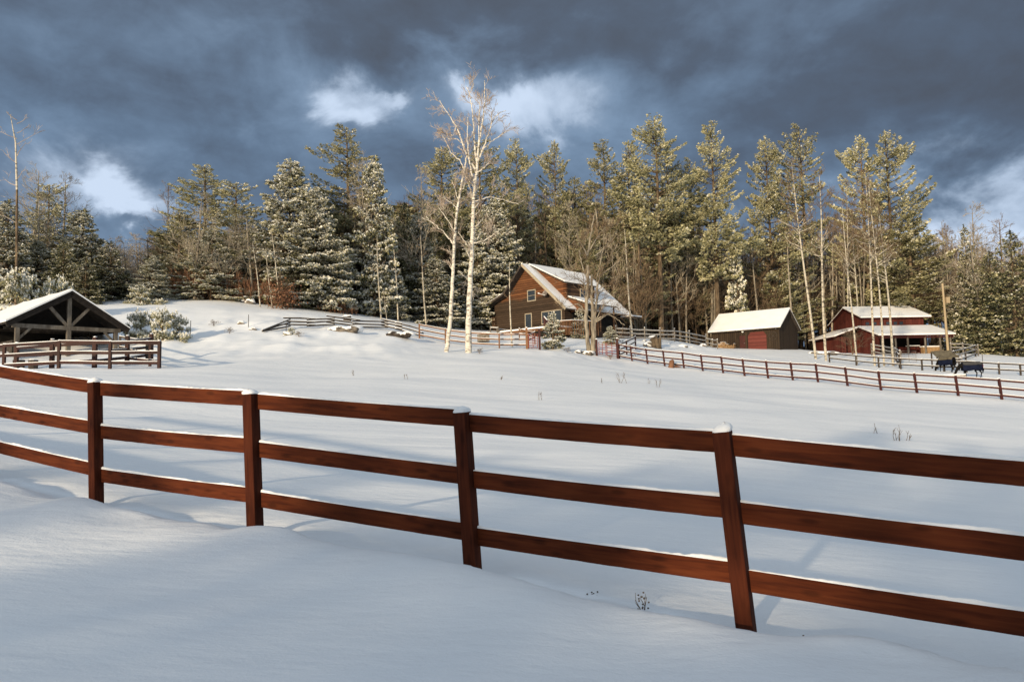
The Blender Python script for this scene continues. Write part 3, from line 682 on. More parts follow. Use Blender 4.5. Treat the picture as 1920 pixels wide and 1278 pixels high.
# ------------------------------------------------------------------ the ground sheet
ys = [-60.0]
while ys[-1] < 1800:
    y = ys[-1]; ys.append(y + (3 if y < -8 else .5 if y < 2.0 else .07 if y < 11 else .07 + (y - 11) * .0125 if y < 95 else 1.2 + (y - 95) * .06))
ys = np.array(ys)
us = np.linspace(-1, 1, 640)
XX = np.sinh(us[None] * 4.2) / np.sinh(4.2) * (900) * .12 + us[None] * np.maximum(np.abs(ys[:, None]), 12) * 1.0 + np.sign(us[None]) * np.abs(us[None]) ** 9 * 900
YY = np.repeat(ys[:, None], len(us), 1)
ZZ = np.concatenate([T(XX[i:i + 40], YY[i:i + 40]) for i in range(0, len(ys), 40)])
nr, nc = XX.shape
mb = MB(); i = np.arange(nr - 1)[:, None] * nc; j = np.arange(nc - 1)[None]
mb.quads(np.stack([XX, YY, ZZ], -1).reshape(-1, 3), np.stack([i + j, i + j + 1, i + nc + j + 1, i + nc + j], -1).reshape(-1, 4))
g_ = mb.build('snow_covered_ground', M['ground'], smooth=True); g_["kind"] = "structure"
lit = np.clip((YY - treeline(XX, YY) + 2.0 + fbm(XX, YY, 12, 2) * 1.2) / 4, 0, 1)
at_ = g_.data.attributes.new("litter", 'FLOAT', 'POINT'); at_.data.foreach_set("value", lit.astype(np.float32).ravel())

# ------------------------------------------------------------------ near fence
def px3(px, py, d): return at(px, py, d)
NP = [(-7.0, 10.05), (-4.86, 8.8), (-2.55, 7.55), (-.38, 6.6), (1.6, 5.37), (3.75, 4.35)]
# rail tops and bottoms read at each post: (left board, right board)
fence = thing('board_fence', 'near red-brown three-board fence with snow-topped rails crossing the foreground', 'fence', (NP[3][0], NP[3][1], Tz(*NP[3])))
ORG = np.array(fence.location)
rp = {  # post index: three rails x (top,bottom) for the board ending here / starting here
    1: [((715, 738), (716, 742)), ((791, 815), (798, 820)), ((870, 893), (879, 901))],
    2: [((732, 762), (738, 766)), ((820, 851), (828, 855)), ((915, 942), (921, 948))],
    3: [((768, 799), (778, 806)), ((876, 907), (881, 912)), ((983, 1011), (986, 1021))],
    4: [((810, 846), (814, 851)), ((933, 969), (940, 977)), ((1054, 1093), (1065, 1105))]}
ppx = {1: 177, 2: 479, 3: 878, 4: 1376}
def railz(i, k, side):
    t_, b_ = rp[i][k][side]; d = NP[i][1] + .05
    x = ppx[i]
    return at(x, (t_ + b_) / 2, d)[2]
def fence_dir(i):
    a = np.array(NP[max(i - 1, 0)]); b = np.array(NP[min(i + 1, 5)]); d = (b - a) / np.linalg.norm(b - a); return d
tops = {0: (0, 690, 694), 1: (176, 716, 932), 2: (468, 738, 992), 3: (866, 772, 1060), 4: (1354, 808, 1166)}
def post_axis(i):
    x, y = NP[i]
    if i in (1, 2, 3, 4): pt = at(tops[i][0] + (2 if i < 3 else 0), tops[i][1], y)
    else: pt = np.array([x - (.02 if i == 0 else .22), y, (railz(1, 0, 0) + .25 if i == 0 else railz(4, 0, 1) - .16)])
    fx = {1: 181, 2: 481, 3: 889, 4: 1398}.get(i); X0 = at(fx, 1000, y)[0] if fx else x
    return pt, np.array([X0, y, Tz(X0, y) - .25])
def post_xy(i, z):
    pt, bt = post_axis(i); f = (z - bt[2]) / (pt[2] - bt[2]); return (bt + (pt - bt) * f)[:2]
def put_board(k, A, B, n):
    """board k from A to B (world): local x runs along it"""
    A = np.array(A); B = np.array(B); L = np.linalg.norm(B - A); dx = (B - A) / L
    up_ = np.array([0, 0, 1.0]); nn = unit(np.cross(dx, up_)); uu = np.cross(nn, dx)
    N_ = 26; s = np.linspace(0, 1, N_); hh = .150; th = .040
    g = np.random.RandomState(k * 7 + n)
    sag = -.008 * np.sin(s * math.pi) * g.uniform(.2, 1.2)
    edge = g.normal(0, .0007, N_); edge2 = g.normal(0, .0007, N_)
    me = MB(); v = []
    for i in range(N_):
        for (a_, b_, e) in ((-th / 2, -hh / 2, edge[i]), (th / 2, -hh / 2, edge[i]), (th / 2, hh / 2, edge2[i]), (-th / 2, hh / 2, edge2[i])):
            v.append((s[i] * L, a_, b_ + e + sag[i]))
    f = []
    for i in range(N_ - 1):
        for j in range(4): f.append([i * 4 + j, i * 4 + (j + 1) % 4, (i + 1) * 4 + (j + 1) % 4, (i + 1) * 4 + j])
    f += [[3, 2, 1, 0], [(N_ - 1) * 4 + q for q in range(4)]]
    me.quads(v, f)
    o = me.build('rail', M['stain'], fence)
    mt = Matrix.Identity(4)
    for i in range(3): mt[i][0] = dx[i]; mt[i][1] = nn[i]; mt[i][2] = uu[i]; mt[i][3] = A[i] - ORG[i]
    o.matrix_local = mt
    bv = o.modifiers.new('b', 'BEVEL'); bv.width = .004; bv.segments = 2; bv.limit_method = 'ANGLE'
    # snow strip lying along the top edge
    S = MB(); M_ = 70; s = np.linspace(.004, .996, M_); x = s * L; prof = 7; v = []
    hs = .017 + .006 * np.sin(x * 2.2 + n) + .004 * np.sin(x * 9 + k) + g.normal(0, .0022, M_)
    hs *= np.clip(np.minimum(s, 1 - s) * 60, .3, 1)
    hs *= 1 - .72 * (np.sin(x * 2.3 + n * 4 + k * 2.2) > (.93 if k else .97)) * np.abs(np.sin(x * 31)) 
    if k == 2: hs *= 1 - .5 * (np.sin(x * 3.1 + n * 2) > .93)
    base = hh / 2 + np.interp(s, np.linspace(0, 1, N_), sag) - .001
    wv = th / 2 * (1.0 + .12 * np.sin(x * 5 + n)) + .001
    for i in range(M_):
        for q in range(prof):
            a_ = math.pi * q / (prof - 1)
            v.append((x[i], math.cos(a_) * wv[i], base[i] + max(0, math.sin(a_)) ** .6 * hs[i]))
    f = [[i * prof + j, (i + 1) * prof + j, (i + 1) * prof + j + 1, i * prof + j + 1] for i in range(M_ - 1) for j in range(prof - 1)]
    S.quads(v, f)
    so = S.build('snow', M['snow'], o, smooth=True)
LAST = {}
for k in range(3):
    for i in range(5):
        j = i + 1
        if i >= 1 and i <= 3:
            za, zb = railz(i, k, 1), railz(j, k, 0)
        elif i == 0:
            zb = railz(1, k, 0); zl = at(0, [698, 772, 840][k], 9.15)[2]
            # extend the line through x=0 out to the post beyond the frame
            A1 = np.array([NP[1][0], NP[1][1]]); A0 = np.array(NP[0]); Xl = at(0, 750, 9.15)[0]
            t_ = (A1[0] - Xl) / (A1[0] - A0[0]); za = zb + (zl - zb) / max(t_, .3)
            za = zb + (at(0, [698, 772, 840][k], A1[1] + (A0[1] - A1[1]) * .82)[2] - zb) / .82
        else:
            za = railz(4, k, 1); d_ = 5.37 + (4.35 - 5.37) * .70
            zb = za + (at(1920, [880, 1024, 1169][k], d_)[2] - za) / .70
        off = .045     # boards are fixed on the far side of the posts
        dA = (np.array(NP[j]) - np.array(NP[i])); dA /= np.linalg.norm(dA); nv = np.array([-dA[1], dA[0]])
        if nv[1] < 0: nv = -nv
        g0 = .012 if i else 0
        A = (*(post_xy(i, za) + nv * off + dA * g0), za); B = (*(post_xy(j, zb) + nv * off - dA * .012), zb)
        put_board(k, A, B, i)
        if i == 0: LAST[(k, 0)] = za
        if i == 4: LAST[(k, 5)] = zb
def make_post(i, pt, bot, dA):
    ax = unit(pt - bot)
    P = MB(); w = .118; h = np.linalg.norm(pt - bot)
    P.box((-w / 2, -w / 2, 0), (w / 2, w / 2, h))
    o = P.build('post', M['stain_post'], fence)
    nrm = np.array([-dA[1], dA[0], 0.0]); dd = np.array([dA[0], dA[1], 0]); 
    xx = unit(dd - ax * (dd @ ax)); yy = np.cross(ax, xx)
    mt = Matrix.Identity(4)
    for q in range(3): mt[q][0] = xx[q]; mt[q][1] = yy[q]; mt[q][2] = ax[q]; mt[q][3] = bot[q] - ORG[q]
    o.matrix_local = mt
    bv = o.modifiers.new('b', 'BEVEL'); bv.width = .006; bv.segments = 2
    S = MB(); n_ = 12; v = []; rings = [(1.04, -.004), (1.08, .012), (.98, .030), (.72, .046), (.35, .058), (.02, .062)]
    for (sc, zz) in rings:
        for q in range(n_):
            a_ = q * 6.28318 / n_ + .26; r_ = w / 2 / max(abs(math.cos(a_)), abs(math.sin(a_))) ** .75
            cu = zz / .062; v.append((math.cos(a_) * r_ * sc * (1 + .05 * math.sin(2 * a_ + i)) + (.018 * cu * [0, 1, -.8, .3, 1.4, 0][i % 6]), math.sin(a_) * r_ * sc + .012 * cu * [0, .5, -1, 1, .2, 0][i % 6], h + .78 * zz * [1, 1.05, .95, 1.0, 1.2, 1][i % 6] * (1 + .14 * math.sin(i * 3 + a_))))
    S.quads(v, [[a_ * n_ + q, a_ * n_ + (q + 1) % n_, (a_ + 1) * n_ + (q + 1) % n_, (a_ + 1) * n_ + q] for a_ in range(len(rings) - 1) for q in range(n_)])
    S.build('snow_cap', M['snow'], o, smooth=True)

for i in range(6): make_post(i, *post_axis(i), fence_dir(i))
# the fence carries on past both edges of the picture
for sgn, i0, i1 in ((1, 4, 5), (-1, 1, 0)):
    step = np.array(NP[i1]) - np.array(NP[i0]); step = step / np.linalg.norm(step) * 2.4; pt, bot = post_axis(i1); e = len(LAST)
    zs = [LAST[(k, i1)] for k in range(3)]; P0 = np.array(NP[i1])
    for q in range(3):
        P1 = P0 + step; dz = Tz(*P1) - Tz(*P0); z1 = [z + dz for z in zs]; dA = step / 2.4; nv = np.array([-dA[1], dA[0]]); nv = nv if nv[1] > 0 else -nv
        for k in range(3):
            A = np.array([*((post_xy(i1, zs[k]) if q == 0 else P0) + nv * .045 + dA * .012), zs[k]]); B = np.array([*(P1 + nv * .045 - dA * .012), z1[k]])
            put_board(k, A if sgn > 0 else B, B if sgn > 0 else A, 6 + q + (3 if sgn < 0 else 0))
        make_post(6 + q, np.array([*P1, z1[0] + .11]), np.array([*P1, Tz(*P1) - .25]), dA * sgn); P0 = P1; zs = z1

# ------------------------------------------------------------------ other fences
def fence_run(name, label, cat, pts, post_h, rails, mats, rail_h=.14, rail_t=.05, post_w=.12, snow=True, lean=(0, 0), rnd=False, post_extra=0, group=None, rows=None):
    """pts: list of (px, d) or (px, d, ground_py). mats: (wood, snow)"""
    P3 = []
    for q in pts:
        p = gp(q[0], q[1]) if len(q) == 2 else at(q[0], q[2], q[1]); P3.append(p)
    mid = P3[len(P3) // 2]; o = thing(name, label, cat, mid, group=group); tops = []
    for i, p in enumerate(P3):
        top = p + np.array([lean[0] * post_h, lean[1] * post_h, post_h]); tops.append(top - p)
        b = MB()
        if rnd: b.tube([p - [0, 0, .2], p + (top - p) * (1 + post_extra)], [post_w / 2] * 2, 6)
        else: b.bar(p - [0, 0, .2], p + (top - p) * (1.0 + post_extra), post_w, post_w, 0, (0, 1, .01))
        if snow: b.blob(p + (top - p) * (1 + post_extra) + [0, 0, .02], (post_w * .55, post_w * .55, .05), i, 6, 4, .1, 1)
        b.build('post', mats, o, mid)
    for i in range(len(P3) - 1):
        for r_ in rails:
            f = r_ / post_h
            a = P3[i] + tops[i] * f; c = P3[i + 1] + tops[i + 1] * f; b = MB()
            a = a + [0, -.02, 0]; c = c + [0, -.02, 0]
            j1, j2 = rng.uniform(-.02, .02), rng.uniform(-.02, .02)
            if rnd:
                mm = (a + c) / 2 + [0, 0, rng.uniform(-.05, .03)]
                b.tube([a + [0, 0, j1], mm, c + [0, 0, j2]], [rail_h / 2, rail_h / 2 * 1.1, rail_h / 2 * .9], 6)
                if snow: b.tube([a + [0, 0, j1 + rail_h * .42], mm + [0, 0, rail_h * .45], c + [0, 0, j2 + rail_h * .42]], [rail_h * .28] * 3, 5, 1)
            else:
                b.bar(a + [0, 0, j1], c + [0, 0, j2], rail_t, rail_h)
                if snow: b.bar(a + [0, 0, j1 + rail_h / 2 + .015], c + [0, 0, j2 + rail_h / 2 + .015], rail_t * .9, .03, 1)
            b.build('rail', mats, o, mid)
    return o
SN = M['snow']
farp = [(1160, 65), (1186, 64.3), (1215, 63.2), (1247, 62), (1283, 60.8), (1318, 59.5), (1356, 58.3), (1396, 57), (1440, 55.8), (1486, 54.5), (1533, 53.2), (1588, 52), (1650, 50.8), (1717, 49.6), (1794, 48.4), (1875, 47.5), (1962, 46.6), (2050, 46)]
fence_run('board_fence', 'long dark red three-rail fence curving down the field below the red barn', 'fence', farp, 1.30, [1.20, .72, .24], [M['farred'], SN], .12, .05, .13, lean=(-.10, 0))
fence_run('board_fence', 'short dark red three-rail fence running back from the small gate beside the forked bare tree', 'fence', [(1162, 65), (1176, 69), (1193, 73)], 1.3, [1.2, .75, .3], [M['corral'], SN], .12, .05, .13)
# tan garden fence behind the birches
fence_run('board_fence', 'tan three-rail fence lit by the sun behind the two white birches', 'fence', [(787, 64.5), (836, 64.3), (884, 64), (937, 63.6), (989, 63)], 1.25, [1.17, .75, .3], [M['tanwood'], SN], .11, .05, .12)
fence_run('board_fence', 'tan low fence angling back from the log house gate to the steps', 'fence', [(992, 64), (1004, 70), (975, 75)], 1.2, [1.1, .7], [M['tanwood'], SN], .1, .05, .11)
fence_run('two_rail_fence', 'dark two-rail fence behind the horses, running below the red barn', 'fence', [(1556, 76), (1606, 72), (1648, 69.5), (1689, 68), (1729, 67), (1770, 66.5), (1812, 66.2), (1873, 66), (1913, 66), (1960, 66)], 1.0, [.93, .42], [M['darkwood'], SN], .12, .05, .12)
fence_run('rail_fence', 'grey split-rail fence along the top of the rocky bank, ending at the garage', 'fence', [(1157, 84), (1184, 84.5), (1211, 85), (1240, 86), (1267, 87), (1295, 89), (1326, 92)], 1.35, [1.2, .75, .3], [M['greywood'], SN], .13, .1, .16, rnd=True, post_extra=.12)
fence_run('rail_fence', 'short grey rail fence stepping down beside the garage woodpile', 'fence', [(1326, 92), (1338, 88), (1347, 84)], 1.1, [1.0, .5], [M['greywood'], SN], .12, .1, .14, rnd=True)
# left corral
fence_run('board_fence', 'front rails of the dark red corral before the timber pavilion', 'fence', [(-70, 38.6), (7, 37.6), (110, 36.6), (206, 36.6), (298, 37)], 1.33, [1.26, .78, .27], [M['corral'], SN], .14, .05, .13)
fence_run('board_fence', 'short end rails of the corral turning back toward the pavilion', 'fence', [(299, 37.3), (281, 40), (238, 43)], 1.3, [1.2, .75, .3], [M['corral'], SN], .13, .05, .12)
fence_run('board_fence', 'inner reddish corral rails sloping between two taller capped posts', 'fence', [(30, 43.5), (97, 39.8), (177, 39.6), (238, 42.5), (283, 44.5)], 1.55, [1.30, .84, .38], [M['corral'], SN], .14, .05, .19, post_extra=.04)
fence_run('board_fence', 'dark rails slanting down behind the pavilion right corner', 'fence', [(224, 50), (275, 44)], 1.2, [1.15, .5], [M['darkwood'], SN], .12, .05, .12)
# fence stairs / ramps by the barn
fence_run('board_fence', 'dark three-rail fence climbing from the hay shelter toward the right edge wood', 'fence', [(1765, 74), (1790, 80), (1812, 87), (1831, 94)], 1.45, [1.35, .85, .35], [M['darkwood'], SN], .13, .06, .14)
fence_run('board_fence', 'far grey rails running right from the red barn porch to the climbing fence', 'fence', [(1785, 104), (1808, 102), (1836, 96)], 1.45, [1.3, .8], [M['greywood'], SN], .13, .06, .14)
fence_run('board_fence', 'grey paddock rails slanting down in front of the red barn porch', 'fence', [(1636, 98), (1660, 94), (1680, 86), (1689, 78)], 1.5, [1.4, .95, .5], [M['greywood'], SN], .12, .06, .13)
fence_run('board_fence', 'short dark rails joining the slanting paddock rails to the two-rail fence', 'fence', [(1683, 80), (1687, 69)], 1.3, [1.2, .8, .4], [M['darkwood'], SN], .12, .06, .13)

# zigzag split-rail fence on the hill
zz_ = [(497, 58.5), (539, 61), (583, 62), (620, 63), (668, 64), (722, 66), (748, 65.5), (788, 65)]
o0 = gp(620, 63); zf = thing('split_rail_fence', 'low dark zigzag split-rail fence stacked on the snowy hillside', 'fence', o0)
for i in range(len(zz_) - 1):
    a = gp(*zz_[i]); c = gp(*zz_[i + 1])
    for k in range(3):
        b = MB(); e = rng.uniform(-.08, .08); f = .17 * (i % 2)
        za = .12 if (i == 0) else .18 + k * .26 + (.12 if i % 2 else 0)
        if i == 0: za = .05 + k * .06
        A = a + [0, 0, za + .05]; B = c + [0, 0, .18 + k * .26 + (.12 if i % 2 else 0) + e * .4]; dd = (B - A) / np.linalg.norm(B - A) * .35
        b.tube([A - dd, (A + B) / 2 + [0, 0, rng.uniform(-.03, .03)], B + dd], [.06, .07, .055], 6)
        b.tube([A - dd + [0, 0, .055], B + dd + [0, 0, .055]], [.035, .035], 5, 1)
        b.build('rail', [M['darkwood'], SN], zf, o0)

def gate(label, pa, pb, h, mats, bars=5, metal=.03):
    a = gp(*pa); c = gp(*pb); o = thing('metal_gate', label, 'gate', (a + c) / 2); og = (a + c) / 2
    b = MB(); b.tube([a + [0, 0, .15], a + [0, 0, h], c + [0, 0, h], c + [0, 0, .15], a + [0, 0, .15]], [metal] * 5, 6); b.build('gate_frame', mats, o, og)
    for k in range(1, bars):
        z = .15 + (h - .15) * k / bars; b = MB(); b.tube([a + [0, 0, z], c + [0, 0, z]], [metal * .75] * 2, 5); b.build('bar', mats, o, og)
    b = MB(); m_ = (a + c) / 2; b.tube([m_ + [0, 0, .15], m_ + [0, 0, h]], [metal * .75] * 2, 5); b.build('brace', mats, o, og)
    return o
gate('narrow brown metal gate at the end of the tan fence', (992, 62.4), (1009, 62.2), 1.3, M['redmetal'], 6, .035)
gate('red-brown metal gate hung left of the long field fence', (1124, 65.2), (1137, 65.1), 1.2, M['redmetal'], 5, .035)
gate('second red-brown metal gate leaf, nearer the long field fence', (1139, 65.1), (1158, 65), 1.25, M['redmetal'], 5, .04)
gate('pale thin-barred metal gate standing in the snow before the red barn', (1692, 82), (1719, 82), 1.3, M['metal'], 5, .03)
gate('thin metal gate panel just behind the covered hay shelter', (1790, 75), (1805, 75), 1.3, M['metal'], 5, .03)
for (px_, d_, h_, lab) in [(989, 62.5, 1.75, 'reddish gate post at the end of the tan fence'), (1013, 62.2, 1.75, 'tall gate post right of the narrow brown gate'),
                          (1120, 65.2, 1.4, 'red gate post beside the forked bare tree'), (1159, 64.8, 1.7, 'taller red post where the long field fence begins')]:
    p = gp(px_, d_); b = MB(); b.bar(p - [0, 0, .2], p + [-.02, 0, h_], .18, .18, 0, (0, 1, .01)); b.blob(p + [-.02, 0, h_ + .03], (.11, .11, .07), 2, 7, 4, .1, 1)
    tag(b.build('gate_post', [M['farred'] if px_ > 1000 else M['tanwood'], SN], None), lab, 'gate post')
bpy.context.view_layer.update()
def s_n(b): return b.n > 0

# ------------------------------------------------------------------ log house
A_ = R(45); HD = 88.0
hx = at(990, 600, HD)[0]; HZ = 7.45
house = thing('log_house', 'log house with orange upper gable, big snowy roof and a log-walled dormer', 'house', (hx, HD, HZ), -A_)
ZR = at(990, 497, HD)[2] - HZ           # ridge height
LEN = 11.0
def part(name, mats, mbx, par=None, **k): return mbx.build(name, mats, par or house, **k)
# outline of the gable (x, z)
xe, ze = 6.6, 2.55; xb, zb_ = -3.17, 5.27; xl, zl = -9.3, 3.2
wallx = (-5.6, 5.7)
def roofz(x, top=ZR): return top - .845 * x if x >= 0 else (top + .893 * x if x > xb else zb_ + (x - xb) * (zb_ - zl) / (xb - xl))
# gable + body walls: solid prism under the roof
def prism(b, prof, y0, y1, mi=0):
    n_ = len(prof); v = [(x, y0, z) for x, z in prof] + [(x, y1, z) for x, z in prof]; base = b.addv(v)
    for i in range(n_):
        j = (i + 1) % n_; b.f4.append(np.array([[i, j, n_ + j, n_ + i]]) + base); b.m4.append(np.array([mi]))
    # triangulate caps as fan from first vertex of a convex-ish outline
    for i in range(1, n_ - 1):
        b.f3.append(np.array([[0, i + 1, i], [n_, n_ + i, n_ + i + 1]]) + base); b.m3.append(np.array([mi, mi]))
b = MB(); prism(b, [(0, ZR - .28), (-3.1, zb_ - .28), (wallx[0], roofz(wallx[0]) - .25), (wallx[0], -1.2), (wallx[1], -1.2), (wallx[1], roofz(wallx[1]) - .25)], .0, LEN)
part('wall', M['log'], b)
# left porch room wall set back
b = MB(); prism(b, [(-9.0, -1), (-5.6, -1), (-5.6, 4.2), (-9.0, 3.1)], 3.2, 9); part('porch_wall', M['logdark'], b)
b = MB(); b.tube([(-8.9, .1, -1), (-8.9, .1, 3.15)], [.12, .12], 7); b.tube([(-8.9, .3, 2.95), (-5.6, .3, 2.95)], [.1, .1], 6); part('porch_post', M['logdark'], b)
# log ends at the corner
b = MB()
for k in range(9): b.tube([(-5.6 - .3, -.12 + 0 * k, .2 + k * .3), (-5.3, -.12, .2 + k * .3)], [.12, .12], 7)
part('log_ends', M['logdark'], b)
# roof boards and snow
def roofplane(prof, y0, y1, name='roof', t=.16, st=.13, ys0=.03):
    b = MB(); s_ = MB()
    for (x0, z0), (x1, z1) in zip(prof[:-1], prof[1:]):
        b.slab([(x0, y0, z0 - t), (x0, y1, z0 - t), (x1, y1, z1 - t), (x1, y0, z1 - t)], t)
        s_.slab([(x0, y0 + ys0, z0 + .003), (x0, y1, z0 + .003), (x1, y1, z1 + .003), (x1, y0 + ys0, z1 + .003)], st)
    r_ = part(name, M['darkwood'], b); part('roof_snow', M['roofsnow'], s_, r_); return r_
roofplane([(xl, zl), (xb, zb_), (0, ZR)], -.9, LEN + .3)
roofplane([(0, ZR), (xe, ze + .02)], -.9, LEN + .3)
b = MB(); b.bar((0.02, -.93, ZR - .06), (xe + .02, -.93, ze - .06), .06, .30); part('fascia', M['trim'], b)
b = MB(); b.bar((0, -.93, ZR - .08), (xb, -.93, zb_ - .08), .05, .24); b.bar((xb, -.93, zb_ - .08), (xl, -.93, zl - .08), .05, .24); part('fascia', M['darkwood'], b)
# shed dormer
DX = 5.5; DZ = 5.75
def dormz(x): return ZR + .05 - (ZR + .05 - DZ) * x / DX
b = MB(); prism(b, [(.3, dormz(.3) - .2), (DX - .35, 2.9), (DX - .35, dormz(DX - .35) - .16)], .8, 6.0)
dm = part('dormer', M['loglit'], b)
b = MB(); b.box((DX - .345, .82, 3.0), (DX - .28, 5.98, dormz(DX - .3) - .18)); part('dormer_front', M['logdark'], b, dm)
b = MB(); b.slab([(0.0, .35, ZR - .02), (0.0, 6.4, ZR - .02), (DX, 6.4, DZ - .14), (DX, .35, DZ - .14)], .15)
part('dormer_roof', M['darkwood'], b, dm)
b = MB(); b.slab([(-.05, .38, ZR + .14), (-.05, 6.4, ZR + .14), (DX + .02, 6.4, DZ + .014), (DX + .02, .38, DZ + .014)], .13); part('dormer_snow', M['roofsnow'], b, dm)
b = MB()
for k in range(10):
    b.tube([(DX - .55, .74, 3.2 + k * .26), (DX - .05, .74, 3.2 + k * .26)], [.11, .11], 7)
part('dormer_log_ends', M['loglit'], b, dm)
def window(par, name, p0, w, h, axis, cols=2, rows=2, fr=.10, out=-1):
    """axis 0: on a plane y = p0[1]; axis 1: on a plane x = p0[0]"""
    x, y, z = p0
    def bx(b, u0, u1, v0, v1, d0, d1, mi=0):
        if axis == 0: b.box((x + u0, y + min(out * d0, out * d1), z + v0), (x + u1, y + max(out * d0, out * d1), z + v1), mi)
        else: b.box((x + min(out * d0, out * d1), y + u0, z + v0), (x + max(out * d0, out * d1), y + u1, z + v1), mi)
    b = MB(); bx(b, 0, w, 0, h, .012, .03); o = b.build(name, M['glass'], par)
    b = MB()
    for (a, c, e, f) in [(-fr, w + fr, -fr, 0), (-fr, w + fr, h, h + fr), (-fr, 0, 0, h), (w, w + fr, 0, h)]: bx(b, a, c, e, f, .0, .075)
    b.build('frame', M['trim'] if fr > .05 else M['barnred'], o)
    b = MB()
    for c in range(1, cols): bx(b, w * c / cols - .02, w * c / cols + .02, 0, h, .032, .05)
    for r_ in range(1, rows): bx(b, 0, w, h * r_ / rows - .02, h * r_ / rows + .02, .033, .052)
    if s_n(b): b.build('glazing_bar', M['trim'] if rows < 3 else M['darkwood'], o)
    return o
window(house, 'window', (.12, 0, 4.12), 1.15, 1.15, 0, 1, 2)
window(house, 'window', (2.3, 0, 1.25), 2.9, 1.3, 0, 3, 1)
window(house, 'window', (DX - .28, 3.4, 4.25), 1.0, .95, 1, 1, 2, out=1)
b = MB(); b.box((-.35, -.03, .8), (.55, 0.0, 2.55)); dr = part('door', M['glass'], b)
b = MB(); b.box((-.45, -.06, .8), (-.35, 0, 2.65)); b.box((.55, -.06, .8), (.65, 0, 2.65)); b.box((-.35, -.06, 2.55), (.55, 0, 2.65)); b.build('frame', M['trim'], dr)
# side porch roof along the eave side
b = MB(); b.slab([(DX - .3, .9, 4.05), (DX - .3, 6.2, 4.05), (8.2, 6.2, 2.95), (8.2, .9, 2.95)], .13); pr = part('side_porch_roof', M['darkwood'], b)
b = MB(); b.slab([(DX - .3, .93, 4.19), (DX - .3, 6.2, 4.19), (8.22, 6.2, 3.09), (8.22, .93, 3.09)], .12); b.build('roof_snow', M['roofsnow'], pr)
b = MB(); prism(b, [(DX - .3, 4.05), (5.7, 2.3), (7.9, 2.3), (7.9, 3.0)], .97, 1.15); part('porch_gable', M['loglit'], b)
b = MB(); b.box((6.5, LEN - 1.8, 2.1), (8.1, LEN + .2, 2.2)); b.box((6.5, LEN - 1.8, 2.203), (8.15, LEN + .2, 2.33), 1); part('back_porch_roof', [M['darkwood'], M['roofsnow']], b)
for y_ in (1.1, 3.6, 6.1):
    b = MB(); b.tube([(7.85, y_, -1), (7.85, y_, 3.0)], [.11, .1], 7); part('porch_post', M['logdark'], b)
b = MB(); b.box((5.75, .2, -1.2), (8.2, LEN, .05)); part('porch_floor', M['logdark'], b)
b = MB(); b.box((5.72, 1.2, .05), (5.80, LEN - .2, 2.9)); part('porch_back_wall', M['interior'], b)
# deck in front with snowy rim, rails and posts
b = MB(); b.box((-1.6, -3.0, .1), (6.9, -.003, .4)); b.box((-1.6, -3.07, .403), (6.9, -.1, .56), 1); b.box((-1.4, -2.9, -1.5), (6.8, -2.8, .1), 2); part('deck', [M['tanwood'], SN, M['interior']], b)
dr_ = MB()
for (x0, y0, x1, y1) in [(6.9, -3.0, 8.8, -2.4), (8.8, -2.4, 9.4, 1.2)]:
    n_ = 12
    for k in range(n_ + 1):
        f = k / n_; dr_.tube([(x0 + (x1 - x0) * f, y0 + (y1 - y0) * f, -.6), (x0 + (x1 - x0) * f, y0 + (y1 - y0) * f, .85)], [.04, .04], 5)
    dr_.tube([(x0, y0, .9), (x1, y1, .9)], [.06, .06], 6); dr_.tube([(x0, y0, .97), (x1, y1, .97)], [.045, .045], 5, 1)
part('deck_rail', [M['tanwood'], SN], dr_)
b = MB(); b.tube([(5.5, -3.2, 1.5), (6.3, -3.6, 1.0), (7.6, -4.2, .7)], [.07, .07, .07], 6); b.tube([(5.5, -3.2, 1.6), (6.3, -3.6, 1.1), (7.6, -4.2, .8)], [.06, .06, .06], 6, 1)
b.tube([(5.5, -3.2, -1), (5.5, -3.2, 1.6)], [.09, .09], 6); b.tube([(7.6, -4.2, -1.4), (7.6, -4.2, .8)], [.08, .08], 6)
for k in range(9): b.tube([(5.7 + k * .22, -3.3 - k * .11, -.7 - k * .02), (5.7 + k * .22, -3.3 - k * .11, 1.3 - k * .07)], [.035, .035], 5)
part('stair_rail', [M['farred'], SN], b)
for (xa, ya, xb2, yb2, w_) in [(-3.9, -1.4, -3.1, -3.4, .7), (-1.9, -3.2, -1.9, -1.0, .9), (-2.6, -3.6, -1.7, -3.2, 1.1), (-6.0, -2.4, -4.4, -3.0, .6)]:
    b = MB(); b.tube([(xa, ya, -1.2), (xa, ya, w_ + .1)], [.07, .07], 6); b.tube([(xb2, yb2, -1.2), (xb2, yb2, w_)], [.07, .07], 6)
    b.tube([(xa, ya, w_ - .1), (xb2, yb2, w_ - .2)], [.06, .06], 6); b.tube([(xa, ya, w_ - .03), (xb2, yb2, w_ - .13)], [.045, .045], 5, 1); b.tube([(xa, ya, .1), (xb2, yb2, -.0)], [.05, .05], 6)
    part('step_rail', [M['greywood'], SN], b)
